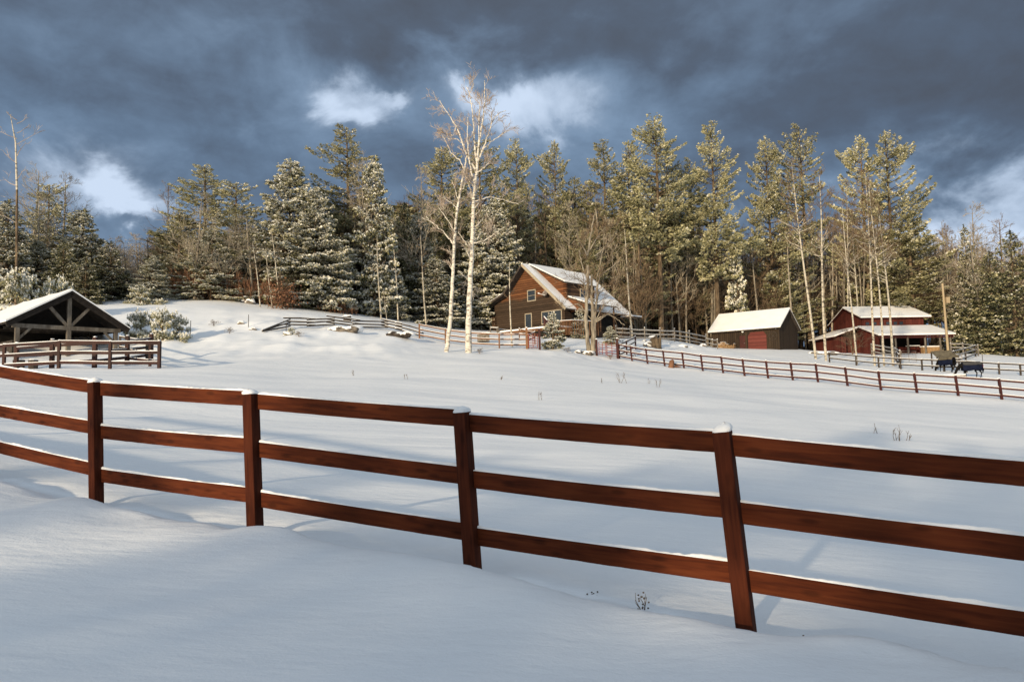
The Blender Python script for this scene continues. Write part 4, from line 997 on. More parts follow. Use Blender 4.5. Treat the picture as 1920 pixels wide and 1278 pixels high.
# satellite dish on the gable
dish = thing('satellite_dish', 'small grey satellite dish on the log house gable, right of the upper window', 'satellite dish', (0, 0, 0)); dish.parent = None
mw = Matrix.Translation((hx, HD, HZ)) @ Matrix.Rotation(-A_, 4, 'Z'); dish.matrix_world = mw @ Matrix.Translation((3.3, -.02, 4.3))
b = MB(); b.tube([(0, 0, 0), (0, -.35, .0), (0, -.55, .25)], [.03, .03, .03], 5); b.build('arm', M['metal'], dish)
b = MB(); n_ = 14; v = []
for r_, dz in ((0.01, .09), (.2, .07), (.36, .0)):
    for q in range(n_): a = q * 6.28318 / n_; v.append((r_ * math.cos(a) * 1.1, -.55 + dz + r_ * math.sin(a) * .35, .35 + r_ * math.sin(a)))
b.quads(v, [[a * n_ + q, a * n_ + (q + 1) % n_, (a + 1) * n_ + (q + 1) % n_, (a + 1) * n_ + q] for a in range(2) for q in range(n_)]); b.build('reflector', M['metal'], dish)
b = MB(); b.tube([(0, -.55, .1), (-.45, -1.05, .28)], [.035, .03], 5); b.tube([(-.42, -1.0, .28), (-.58, -1.1, .36)], [.07, .07], 6); b.build('feed_horn', M['white'], dish)

# ------------------------------------------------------------------ brown garage
G_ = R(40); gx = at(1460, 600, 101)[0]; GZ = at(1460, 653, 101)[2]
gar = thing('garage', 'dark brown garage with two red doors and an unbroken snowy roof', 'garage', (gx, 101, GZ), -G_)
GL, GW = 9.7, 6.9; HW, HR = 3.0, 5.45
def gpart(name, mats, b, par=None): return b.build(name, mats, par or gar)
b = MB()
for prof, x0, x1 in [([(0, -1), (GW, -1), (GW, HW), (GW / 2, HR - .15), (0, HW)], -GL, 0)]:
    n_ = 5; v = [(x0, y, z) for y, z in prof] + [(x1, y, z) for y, z in prof]
    b.quads(v[:0] + v, [[i, (i + 1) % 5, 5 + (i + 1) % 5, 5 + i] for i in range(5)]); b.tris(v, [[0, 2, 1], [0, 3, 2], [0, 4, 3], [5, 6, 7], [5, 7, 8], [5, 8, 9]])
gpart('wall', M['garage'], b)
oh = .45
b = MB(); sl = (HR - HW) / (GW / 2)
b.slab([(-GL - .3, -oh, HW - sl * oh - .02), (.35, -oh, HW - sl * oh - .02), (.35, GW / 2, HR - .02), (-GL - .3, GW / 2, HR - .02)], .16)
b.slab([(-GL - .3, GW / 2, HR - .02), (.35, GW / 2, HR - .02), (.35, GW + oh, HW - sl * oh - .02), (-GL - .3, GW + oh, HW - sl * oh - .02)], .16)
rf = gpart('roof', M['darkwood'], b)
b = MB(); e = .144
b.slab([(-GL - .33, -oh - .03, HW - sl * oh + e), (.37, -oh - .03, HW - sl * oh + e), (.37, GW / 2, HR + e), (-GL - .33, GW / 2, HR + e)], .17)
b.slab([(-GL - .33, GW / 2, HR + e), (.37, GW / 2, HR + e), (.37, GW + oh + .03, HW - sl * oh + e), (-GL - .33, GW + oh + .03, HW - sl * oh + e)], .06)
gpart('roof_snow', M['roofsnow'], b, rf)
# big door with clipped upper corners
x0, x1, zt = -4.35, -1.75, 2.45; c = .5
b = MB(); pr_ = [(x0, 0), (x1, 0), (x1, zt - c), (x1 - c * .8, zt), (x0 + c * .8, zt), (x0, zt - c)]
v = [(x, -.04, z) for x, z in pr_] + [(x, 0.02, z) for x, z in pr_]
b.quads(v, [[i, (i + 1) % 6, 6 + (i + 1) % 6, 6 + i] for i in range(6)]); b.tris(v, [[0, 1, 2], [0, 2, 3], [0, 3, 4], [0, 4, 5]])
gd = gpart('garage_door', M['doorred'], b); gd["label"] = "wide red overhead door with clipped upper corners"
b = MB(); b.bar((x0 - .05, -.03, 0), (x0 - .05, -.03, zt - c), .07, .1, 0, (1, 0, 0)); b.bar((x1 + .05, -.03, 0), (x1 + .05, -.03, zt - c), .07, .1, 0, (1, 0, 0)); b.build('door_frame', M['garage'], gd)
b = MB(); b.box((-5.55, -.04, 0), (-4.75, .02, 2.05)); pd = gpart('door', M['farred'], b); pd["label"] = "narrow dark red door beside the big garage door"
b = MB(); b.blob((-4.85, -.08, 1.0), .05, 1); b.build('handle', M['metal'], pd)
for (x, lab) in ((-5.0, 0), (-.4, 1)):
    b = MB(); b.blob((x, -.22, 2.62 if lab == 0 else 2.8), (.17, .15, .17), lab, 8, 6, .02); b.tube([(x, 0, 2.7), (x, -.15, 2.7)], [.05, .05], 5); gpart('wall_lamp', M['white'], b)
# wagon wheel on the wall
ww = thing('wagon_wheel', 'round wagon wheel hung on the garage wall right of the red door', 'wheel', (0, 0, 0)); ww.matrix_world = Matrix.Translation((gx, 101, GZ)) @ Matrix.Rotation(-G_, 4, 'Z') @ Matrix.Translation((-.85, -.06, 1.75))
b = MB(); a = np.linspace(0, 6.28318, 21); b.tube(np.c_[np.cos(a) * .55, a * 0, np.sin(a) * .55], [.04] * 21, 5, cap=False); b.build('rim', M['darkwood'], ww)
b = MB(); b.blob((0, 0, 0), .09, 1); b.build('hub', M['darkwood'], ww)
for k in range(8): b = MB(); q = k * .785; b.tube([(0, 0, 0), (math.cos(q) * .55, 0, math.sin(q) * .55)], [.02, .02], 4); b.build('spoke', M['darkwood'], ww)
# stacked firewood
wp = thing('woodpile', 'stack of split firewood against the garage wall, left of the red doors', 'firewood', (0, 0, 0), 0)
wp.matrix_world = Matrix.Translation((gx, 101, GZ)) @ Matrix.Rotation(-G_, 4, 'Z') @ Matrix.Translation((-8.4, -.75, 0)); b = MB(); s_ = MB(); g = np.random.RandomState(3)
for r_ in range(9):
    for c_ in range(13):
        if r_ > 6 + 2 * math.sin(c_ * .5): continue
        x = c_ * .19 + (r_ % 2) * .09 + g.normal(0, .02); z = .1 + r_ * .155 + g.normal(0, .01); b.tube([(x, -.22 + g.normal(0, .05), z), (x, .45, z)], [.09, .09], 6)
        if r_ >= 5: s_.blob((x, 0, z + .12), (.1, .3, .04), c_, 6, 4)
b.build('split_logs', M['cutwood'], wp); s_.build('snow', SN, wp)

# ------------------------------------------------------------------ red barn
B_ = R(3); bx0 = at(1614, 600, 110)[0]; BZ = at(1640, 664, 110)[2]
barn = thing('barn', 'red board barn with raised clerestory, deep open porch and two tiers of snowy roof', 'barn', (bx0, 110, BZ), B_)
EZ = at(1614, 596, 110)[2] - BZ; RZ = at(1580, 578, 115.2)[2] - BZ; BL = 10.6
def bpart(name, mats, b, par=None): return b.build(name, mats, par or barn)
W2 = 5.2
def yprism(b, prof, x0, x1, mi=0):
    n_ = len(prof); v = [(x0, y, z) for y, z in prof] + [(x1, y, z) for y, z in prof]
    b.quads(v, [[i, (i + 1) % n_, n_ + (i + 1) % n_, n_ + i] for i in range(n_)], mi)
    t_ = [[0, i + 1, i] for i in range(1, n_ - 1)] + [[n_, n_ + i, n_ + i + 1] for i in range(1, n_ - 1)]; b.tris(v, t_, mi)
b = MB(); yprism(b, [(.45, -1), (W2 * 2, -1), (W2 * 2, EZ - .2), (W2, RZ - .2), (.45, EZ - .1)], .45, BL - .9); bpart('wall', M['barnred'], b)
b = MB(); b.slab([(0, 0, EZ - .12), (BL, 0, EZ - .12), (BL - .1, W2, RZ - .12), (0.0, W2, RZ - .12)], .15); b.slab([(0, W2, RZ - .12), (BL - .1, W2, RZ - .12), (BL, W2 * 2, EZ - .3), (0, W2 * 2, EZ - .3)], .15)
rf = bpart('upper_roof', M['farred'], b)
b = MB(); b.slab([(0, -.04, EZ + .033), (BL + .04, -.04, EZ + .033), (BL - .1, W2, RZ + .033), (0.0, W2, RZ + .033)], .22); b.slab([(0, W2, RZ + .033), (BL - .1, W2, RZ + .033), (BL, W2 * 2, EZ - .14), (0, W2 * 2, EZ - .14)], .1)
bpart('roof_snow', M['roofsnow'], b, rf)
LZ = 4.0; PE = 2.35; PD = 5.1
b = MB(); b.slab([(-.3, -PD, PE - .15), (BL + .15, -PD, PE - .15), (BL + .15, .45, LZ - .12), (-.3, .45, LZ - .12)], .15); rf = bpart('porch_roof', M['farred'], b)
b = MB(); b.slab([(-.3, -PD - .04, PE + .003), (BL + .19, -PD - .04, PE + .003), (BL + .19, .445, LZ + .033), (-.3, .445, LZ + .033)], .2); bpart('roof_snow', M['roofsnow'], b, rf)
# left lean-to
b = MB(); b.slab([(-3.6, 1.0, 2.62), (.44, 1.0, 4.0), (.44, 9.5, 4.0), (-3.6, 9.5, 2.62)], .14); rf = bpart('side_roof', M['farred'], b)
b = MB(); b.slab([(-3.63, .97, 2.763), (.44, .97, 4.143), (.44, 9.5, 4.143), (-3.63, 9.5, 2.763)], .18); bpart('roof_snow', M['roofsnow'], b, rf)
b = MB(); b.box((-3.0, 1.2, -1), (.44, 9.0, 2.7)); bpart('side_wall', M['barnred'], b)
b = MB(); b.box((-3.2, -.3, -1), (-2.55, 1.0, 2.6)); bpart('side_post', M['barnred'], b)
# porch: left wall, back in shadow, right open end
b = MB(); yprism(b, [(-PD + .5, -1), (.44, -1), (.44, LZ - .3), (-PD + .5, PE - .12)], -.1, .05); bpart('porch_side_wall', M['barnred'], b)
b = MB(); b.box((.06, -.4, -.5), (BL - 2.2, .1, 3.3)); bpart('porch_back_wall', M['interior'], b)
b = MB(); b.box((4.6, -1.4, -.5), (BL - 2.4, -.42, .9)); bpart('porch_half_wall', M['barnred'], b)
b = MB(); b.bar((-.2, -PD + .25, PE - .30), (BL, -PD + .25, PE - .30), .14, .22); bpart('porch_beam', M['farred'], b)
for x in (.35, 2.3, 4.05, 6.55, 8.7, 10.2):
    b = MB(); b.tube([(x, -PD + .3, -1), (x - .05, -PD + .3, PE - .2)], [.15, .13], 8); bpart('porch_post', M['timber'], b)
for i, x in enumerate((.9, 2.0, 3.0, 4.0, 5.1, 6.0)):
    window(barn, 'window', (x, .44, LZ + .33), .55, .42, 0, 1, 1, .04)
b = MB(); b.box((7.2, -3.2, -.4), (9.6, -2.5, .75)); b.box((7.1, -3.3, .753), (9.7, -2.4, .9), 1); bpart('straw_rack', [M['cutwood'], SN], b)
pt_ = thing('picnic_table', 'small snow-dusted trestle table under the red barn porch', 'table', (0, 0, 0))
pt_.matrix_world = Matrix.Translation((bx0, 110, BZ)) @ Matrix.Rotation(B_, 4, 'Z') @ Matrix.Translation((5.4, -3.6, 0))
b = MB(); b.box((-.8, -.4, .82), (.8, .4, .9)); b.box((-.8, -.4, .902), (.8, .4, .96), 1); b.build('tabletop', [M['greywood'], SN], pt_)
for sx in (-.7, .7):
    for sy in (-.35, .35): b = MB(); b.bar((sx, sy, .82), (sx * 1.1, sy * 1.4, -.2), .09, .09, 0, (0, 1, 0)); b.build('leg', M['farred'], pt_)

# utility pole
p = gp(1780, 96); pole = thing('utility_pole', 'pale wooden utility pole with a small box, right of the red barn', 'utility pole', p)
tp = at(1767, 531, 96) - p; b = MB(); b.tube([(0, 0, -.4), tuple(tp * .5), tuple(tp)], [.165, .145, .13], 9); b.build('pole', M['pole'], pole, smooth=True)
q = tp * .77; b = MB(); b.box((q[0] + .2, q[1] - .25, q[2] - .4), (q[0] + .65, q[1] + .2, q[2] + .35)); b.build('box', M['pole'], pole)

# ------------------------------------------------------------------ timber pavilion (left)
V_ = R(50); vx = at(134, 600, 50)[0]; VZ = at(134, 674, 50)[2]
pav = thing('pavilion', 'open timber-frame pavilion with snowy roof and fan-braced gable at the left edge', 'pavilion', (vx, 50, VZ), V_)
def vpart(name, mats, b, par=None): return b.build(name, mats, par or pav)
RH = at(134, 545, 50)[2] - VZ; EH = at(134, 609, 50)[2] - VZ; HS = 3.75; VL = 13.0
s1 = (RH - EH) / HS
b = MB(); t = .16
b.slab([(-HS, 0, EH - t), (0, 0, RH - t), (0, VL, RH - t), (-HS, VL, EH - t)][::-1], t); b.slab([(0, 0, RH - t), (HS, 0, EH - t), (HS, VL, EH - t), (0, VL, RH - t)][::-1], t)
rf = vpart('roof', M['darktimber'], b)
def snowroof(b, xa, za, xb3, zb3, y0, y1, t):
    n1, n2 = 14, 22; gx_, gy_ = np.meshgrid(np.linspace(0, 1, n1), np.linspace(0, 1, n2))
    x = xa + (xb3 - xa) * gx_; z = za + (zb3 - za) * gx_; y = y0 + (y1 - y0) * gy_
    th = t * (1 + .25 * fbm(x, y, 2.2, 5)) ; th = th * np.where((gx_ > .98) | (gy_ < .02), .75, 1)
    top = np.stack([x, y, z + th], -1).reshape(-1, 3); bot = np.stack([x, y, z + .003 + 0 * th], -1).reshape(-1, 3)
    i = np.arange(n2 - 1)[:, None] * n1; j = np.arange(n1 - 1)[None]; f = np.stack([i + j, i + j + 1, i + n1 + j + 1, i + n1 + j], -1).reshape(-1, 4)
    N_ = n1 * n2; e = []
    for q in range(n1 - 1): e.append([q, N_ + q, N_ + q + 1, q + 1][::-1])
    for q in range(n2 - 1): a = q * n1 + n1 - 1; e.append([a, a + n1, N_ + a + n1, N_ + a]); 
    b.quads(np.r_[top, bot], np.r_[f, np.array(e)])
b = MB(); snowroof(b, 0, RH, -HS - .04, EH - .02, -.04, VL, .15); snowroof(b, 0, RH, HS + .04, EH - .02, -.04, VL, .13); vpart('roof_snow', M['roofsnow'], b, rf)
b = MB(); b.bar((0, .10, RH - .32), (-HS + .05, .10, EH - .25), .1, .22); b.bar((0, .10, RH - .32), (HS - .05, .10, EH - .25), .1, .22); vpart('rafter', M['darktimber'], b)
XP = 3.0; BY = .45
b = MB(); b.bar((-XP - .3, BY, EH - .18), (XP + .3, BY, EH - .18), .2, .26); vpart('tie_beam', M['timber'], b)
b = MB(); b.bar((0, BY - .02, EH - .05), (0, BY - .02, RH - .42), .2, .24, 0, (1, 0, 0)); vpart('king_post', M['timber'], b)
for sx in (-1, 1):
    b = MB(); b.bar((sx * .1, BY, EH - .05), (sx * 1.35, BY, EH + (RH - EH) * .60), .18, .2, 0, (0, 1, 0)); vpart('strut', M['timber'], b)
for x in (-XP, 0, XP):
    b = MB(); b.bar((x, BY, -1), (x, BY, EH - .3), .24, .24, 0, (0, 1, 0)); vpart('post', M['timber'], b)
for x, sx in ((-XP, 1), (XP, -1)):
    b = MB(); b.bar((x + sx * .1, BY, EH - 1.0), (x + sx * .75, BY, EH - .3), .14, .14, 0, (0, 1, 0)); vpart('knee_brace', M['timber'], b)
for y in (4.5, 8.6, 12.6):
    for x in (-XP, XP):
        b = MB(); b.bar((x, y, -1), (x, y, EH - .1), .22, .22, 0, (0, 1, 0)); vpart('post', M['darkwood'], b)
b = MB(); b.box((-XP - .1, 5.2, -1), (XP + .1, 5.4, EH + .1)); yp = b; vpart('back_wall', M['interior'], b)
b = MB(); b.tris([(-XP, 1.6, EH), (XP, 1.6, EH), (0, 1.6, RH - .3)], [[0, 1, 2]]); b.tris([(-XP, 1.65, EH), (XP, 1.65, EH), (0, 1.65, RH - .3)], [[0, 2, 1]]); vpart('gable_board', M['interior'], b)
b = MB(); b.box((-XP - .12, .9, -1), (-XP + .05, VL - .5, EH - 1.1)); b.box((XP - .05, 2.6, -1), (XP + .12, VL - .5, EH - .9)); vpart('side_wall', M['darkwood'], b)
b = MB()
for k in range(6): b.bar((-XP, 1.2 + k * 1.9, EH - .1), (XP, 1.2 + k * 1.9, EH - .1), .14, .18)
vpart('cross_beam', M['darkwood'], b)
# feed trough / junk inside
for (px_, d_, w_, h_, lab) in [(62, 45, .5, .5, 'small dark feed tub under the pavilion left post'), (35, 45, .6, .45, 'rusty feed tub in the snow left of the pavilion')]:
    p = gp(px_, d_); b = MB(); b.tube([p - [0, 0, .1], p + [0, 0, h_]], [w_ * .5, w_ * .55], 10); b.blob(p + [0, 0, h_], (w_ * .5, w_ * .5, .08), 1, 8, 4, .05, 1)
    tag(b.build('feed_tub', [M['darkwood'], SN]), lab, 'tub')

# ------------------------------------------------------------------ horses
def remesh(o, v=.035):
    r_ = o.modifiers.new('r', 'REMESH'); r_.mode = 'VOXEL'; r_.voxel_size = v; r_.use_smooth_shade = True
    s_ = o.modifiers.new('s', 'SMOOTH'); s_.iterations = 3; s_.factor = .6
def horse(px, d, rz, rug, rug2, label, face, grazing=True, tailred=False):
    p = gp(px, d); h = thing('horse', label, 'horse', p, rz)
    b = MB()  # local: head toward -x
    b.tube([(.85, 0, 1.22), (.75, 0, 1.24), (.45, 0, 1.20), (0, 0, 1.14), (-.45, 0, 1.16), (-.72, 0, 1.2), (-.85, 0, 1.16)], [.12, .26, .30, .33, .31, .26, .12], 12)
    neck = [(-.6, 0, 1.28), (-.95, 0, 1.12), (-1.2, 0, .80), (-1.32, 0, .52)] if grazing else [(-.6, 0, 1.3), (-.95, 0, 1.55), (-1.15, 0, 1.75)]
    b.tube(neck, [.24, .18, .135, .10] if grazing else [.24, .18, .12], 9)
    e = neck[-1]
    head = [(e[0] + .05, 0, e[2] + .06), (e[0] - .08, 0, e[2] - .12), (e[0] - .12, 0, e[2] - .38), (e[0] - .13, 0, e[2] - .48)] if grazing else [(e[0], 0, e[2] + .05), (e[0] - .15, 0, e[2]), (e[0] - .38, 0, e[2] - .2), (e[0] - .48, 0, e[2] - .28)]
    b.tube(head, [.10, .12, .075, .06], 8)
    for s_ in (-.05, .05): b.tube([(e[0] + .06, s_, e[2] + .10), (e[0] + .14 if grazing else e[0], s_ * 1.6, e[2] + .22)], [.035, .01], 5)
    for (x, y, fwd, hind) in [(-.55, -.16, -.08, 0), (-.5, .16, .12, 0), (.62, -.16, .10, 1), (.55, .17, -.10, 1)]:
        if hind: pts = [(x, y, 1.1), (x + .05 + fwd * .3, y, .85), (x - .02 + fwd, y, .68), (x + .12 + fwd, y, .50), (x + .06 + fwd, y, .12), (x + .02 + fwd, y, .04), (x + .0 + fwd, y, -.02)]; rr = [.20, .16, .09, .065, .045, .06, .07]
        else: pts = [(x, y, 1.1), (x + fwd * .4, y, .78), (x + fwd, y, .5), (x + fwd * 1.1, y, .14), (x + fwd * 1.1 - .03, y, .05), (x + fwd * 1.1 - .05, y, -.02)]; rr = [.15, .10, .06, .042, .055, .065]
        b.tube(pts, rr, 8)
    body = b.build('body', M['black'], h, smooth=True); remesh(body)
    b = MB(); b.tube([(.88, 0, 1.3), (1.02, 0, 1.15), (1.05, 0, .8), (1.0, 0, .45)], [.05, .09, .09, .03], 7); b.build('tail', M['black'], h, smooth=True)
    b = MB(); q = [(n_[0] + .1, 0, n_[2] + .16) for n_ in neck[1:]]; b.tube([(-.6, 0, 1.5)] + q, [.05] * len(neck), 6); b.build('mane', M['black'], h, smooth=True)
    # rug: shell over the trunk
    def shell(x0, x1, z_lo, mt, name, grow_=0):
        b = MB(); n1, n2 = 12, 15; v = []
        for i in range(n1):
            x = x0 + (x1 - x0) * i / (n1 - 1); r_ = .33 + .03 * math.cos((x) * 2.5) + .02 * math.sin(x * 9) * 0 + grow_
            if x > .8: r_ *= .93 - (x - .8) * 1.1
            if x < -.65: r_ *= 1 - (-.65 - x) * .8
            ctr = 1.18 + (.04 if abs(x) > .4 else 0)
            for j in range(n2):
                a = math.pi * (j / (n2 - 1)); y = -math.cos(a); z = math.sin(a)
                if j in (0, n2 - 1): v.append((x, y * (r_ + .03), z_lo + .04 * math.sin(x * 5)))
                elif j in (1, n2 - 2): v.append((x, y * (r_ + .02), (z_lo + ctr) / 2))
                else: v.append((x, y * r_, ctr + z * r_ * .98))
        b.quads(v, [[i * n2 + j, (i + 1) * n2 + j, (i + 1) * n2 + j + 1, i * n2 + j + 1] for i in range(n1 - 1) for j in range(n2 - 1)])
        o = b.build(name, mt, h, smooth=True); sd = o.modifiers.new('t', 'SOLIDIFY'); sd.thickness = .02; return o
    ob = shell(-.75, .98, .72, rug, 'rug')
    top = shell(-.72, .95, 1.28, rug2, 'rug_top', .012)
    if tailred:
        b = MB(); b.blob((1.0, 0, 1.1), (.06, .2, .22), 3, 10, 8, .05); b.build('rug_tail_flap', M['redrug'], h, smooth=True)
    h.scale = (.86,) * 3
    return h
horse(1820, 61, R(-12), M['navy'], M['rugtop'], 'black horse grazing in a navy rug with a red patch at the tail', -1, True, True)
horse(1775, 66, R(-75), M['navy'], M['tanrug'], 'dark horse in a rug standing between the hay shelter and the other horse', -1, True)
# hay shelter: two-post rack with sagging olive cover and a plank in front
p = gp(1778, 69); hs = thing('hay_feeder', 'low dark hay feeder with an olive cover, left of the grazing horse', 'feeder', p)
b = MB(); 
for x in (-.95, 1.0): b.bar((x, 0, -.1), (x, 0, 1.2), .1, .1, 0, (0, 1, 0)); b.bar((x, .9, -.1), (x, .9, 1.7), .1, .1, 0, (0, 1, 0))
b.build('frame', M['darkwood'], hs)
b = MB(); v = [(-1.0, -.05, 1.15), (-.6, -.1, 1.02), (.9, -.05, 1.0), (1.1, 0, 1.2), (-1.0, .95, 1.75), (-.5, .95, 1.8), (.8, .95, 1.82), (1.05, .95, 1.65)]
b.quads(v, [[0, 1, 5, 4], [1, 2, 6, 5], [2, 3, 7, 6]]); b.quads([(-.55, -.08, 1.02), (.85, -.05, 1.0), (.8, 0, .55), (-.3, 0, .5)], [[0, 3, 2, 1]]); o = b.build('cover', M['tanrug'], hs); sd = o.modifiers.new('t', 'SOLIDIFY'); sd.thickness = .03
b = MB(); b.bar((-1.05, .05, .95), (1.2, .05, 1.0), .35, .05); b.bar((-1.05, .05, .995), (1.2, .05, 1.045), .34, .04, 1); b.build('shelf', [M['darkwood'], SN], hs)
p = gp(1790, 60.5); b = MB(); b.bar(p + [-.75, 0, .12], p + [.75, .1, .12], .5, .2); b.bar(p + [-.75, 0, .26], p + [.75, .1, .26], .52, .08, 1); tag(b.build('feed_trough', [M['greywood'], SN]), 'low snow-covered trough between the two horses and the long fence', 'trough')

# ------------------------------------------------------------------ rocks, stumps, small things on the snow
def rock(px, d, r_, label, name='rock', seed=0, sn=True, m_='rock', cat='rock', h=.6, group=None):
    p = gp(px, d); b = MB(); r_ *= .75; b.blob(p + [0, 0, r_ * h * .1], (r_, r_ * .8, r_ * h), seed, 12, 8, .22)
    if sn: b.blob(p + [0, .08 * r_, r_ * h * .42], (r_ * 1.0, r_ * .85, r_ * h * .86), seed, 12, 8, .22, 1)
    return tag(b.build(name, [M[m_], SN], smooth=True), label, cat, group)
rock(468, 75.5, .75, 'pale snow-capped boulder alone on the hill crest below the thicket', seed=4, h=.8)
rock(455, 75.7, .4, 'small snowy boulder touching the pale boulder on the hill crest', seed=5, h=.7)
rock(1188, 68, .3, 'small dark stone by the first post of the back-turning red fence', seed=7)
for i, (px_, d_, r_, lb) in enumerate([(1219, 76, .8, 'dark snow-capped boulder at the foot of the bank, left of the stump'), (1281, 79, .7, 'dark boulder half way along the snowy bank'), (1254, 80, .35, 'small stone showing through the bank above the stump'),
        (1298, 80, .35, 'small stone in the bank right of the half-way boulder'), (1320, 83, .55, 'flat boulder at the right end of the bank'), (1165, 80, .4, 'stone beneath the grey split-rail fence corner'),
        (1210, 83, .35, 'rounded snow-covered stone on top of the bank'), (1085, 65, .45, 'brown stone under the forked bare tree'), (1070, 64, .3, 'small stone left of the brown stone by the forked tree'),
        (540, 57, .5, 'dark stone beside the small spruce on the left slope'), (452, 61, .45, 'dark rock slab poking from the left hillside bank'), (474, 59.5, .4, 'dark rock slab lower on the left hillside bank')]):
    rock(px_, d_, r_, lb, seed=10 + i)
def slab_thing(px, d, w, hh, lab, m_='rock', name='rock_slab', cat='rock'):
    p = gp(px, d); b = MB(); g = np.random.RandomState(int(px))
    for k in range(3):
        x = (k - 1) * w * .30; b.blob(p + [x, 0, hh * .15], (w * .26, .5, hh * g.uniform(.6, .95)), int(px) + k, 14, 8, .2)
        b.blob(p + [x + .1, .22, hh * .42], (w * .34, .62, hh * g.uniform(.6, .8)), int(px) + k + 5, 14, 8, .16, 1)
    return tag(b.build(name, [M[m_], SN], smooth=True), lab, cat)
slab_thing(645, 60.5, 2.2, .42, 'long brown rock ledge under the middle of the zigzag fence', 'rock')
slab_thing(748, 61.5, 1.9, .34, 'long dark rock ledge under the right end of the zigzag fence', 'darkwood')
slab_thing(1100, 65.5, 1.1, .3, 'mossy snow-topped ledge right at the foot of the forked bare tree', 'rock')
slab_thing(1545, 96, 3.2, .4, 'row of brown stones between the garage and the red barn', 'rock')
p = gp(1233, 75.5); b = MB(); b.tube([p - [0, 0, .3], p + [-.1, 0, .7], p + [-.35, 0, 1.05]], [.55, .42, .45], 9); b.blob(p + [-.35, 0, 1.1], (.5, .45, .14), 3, 8, 5, .2, 1); b.tube([p + [.2, -.2, -.2], p + [.3, -.25, .95]], [.22, .12], 7)
tag(b.build('tree_stump', [M['bark'], SN], smooth=True), 'broken brown stump leaning on the bank between boulders', 'stump')
p = gp(1258, 60.8); b = MB(); b.tube([p - [0, 0, .1], p + [.1, 0, .5], p + [.2, 0, .62]], [.25, .2, .08], 8); b.tube([p + [.3, 0, .1], p + [.8, 0, .05]], [.12, .04], 6)
tag(b.build('tree_stump', M['dryleaf'], smooth=True), 'orange-brown rotten stump behind the long field fence', 'stump')

# garden trees near the house
for a in [('small_b', 1038, 63.5, 584, 38, 'young spruce in front of the log house window'), ('small_b', 1090, 82, 578, 30, 'bluish young spruce beside the log house corner'),
          ('small_b', 1146, 77, 610, 26, 'young spruce right of the forked bare tree, before the grey rail fence'),
          ('tiny', 303, 54, 578, 74, 'round snow-flecked bush right of the pavilion roof end'), ('tiny', 332, 55, 590, 58, 'second snow-flecked bush, furthest right on the left bank'),
          ('tiny', 262, 55.5, 582, 70, 'small snow-laden bush tucked behind the pavilion eave'), ('tiny', 545, 57, 612, 24, 'little dark spruce on the snowy slope below the zigzag fence'),
          ('tiny', 30, 58, 508, 100, 'pale frosted bush above the pavilion roof at the left edge'), ('tiny', 100, 60, 520, 70, 'frosted bush peeping over the pavilion ridge')]:
    tree(a[0], a[1], a[2], a[3], a[4], a[5])
tree('shrub', 528, 73.5, 515, 40, 'rust-coloured leafy shrub at the foot of the snow-laden spruces')
# leaves on the rusty shrub
lp = gp(528, 73.4); g = np.random.RandomState(9); k = 900
c3 = lp + np.stack([g.normal(0, .75, k), g.normal(0, .5, k), np.abs(g.normal(1.3, .7, k))], -1); d3 = unit(g.normal(0, 1, (k, 3))); e3 = unit(np.cross(d3, g.normal(0, 1, (k, 3))))
b = MB(); b.cards(np.stack([c3 - d3 * .12, c3 + e3 * .07, c3 + d3 * .12, c3 - e3 * .07], 1)); b.v[0] = b.v[0]
lo = b.build('rusty_shrub', M['dryleaf']); tag(lo, 'mass of rusty dry leaves clinging to the shrub under the snow-laden spruces', 'leaves')
# bushes with brown twigs
for (px_, d_, top_, w_, lb) in [(1065, 63, 655, 70, 'bare reddish twigs in the snow left of the forked tree'), (1145, 63.5, 668, 30, 'few bare twigs by the red gate'), (880 + 20, 56.5, 664, 26, 'dead grass tuft at the mound right of the white birches'),
                               (255, 58, 588, 46, 'bare bush on the bank behind the pavilion'), (560, 56.5, 622, 30, 'bare twigs beside the little dark spruce'), (1600, 96, 618, 70, 'snowy tangled bare bush in front of the red barn gable'),
                               (430, 57, 612, 40, 'bare twigs sticking from the left hillside bank'), (400, 60, 598, 30, 'sparse bare twigs on the upper left bank')]:
    tree('shrub', px_, d_, top_, w_, lb)

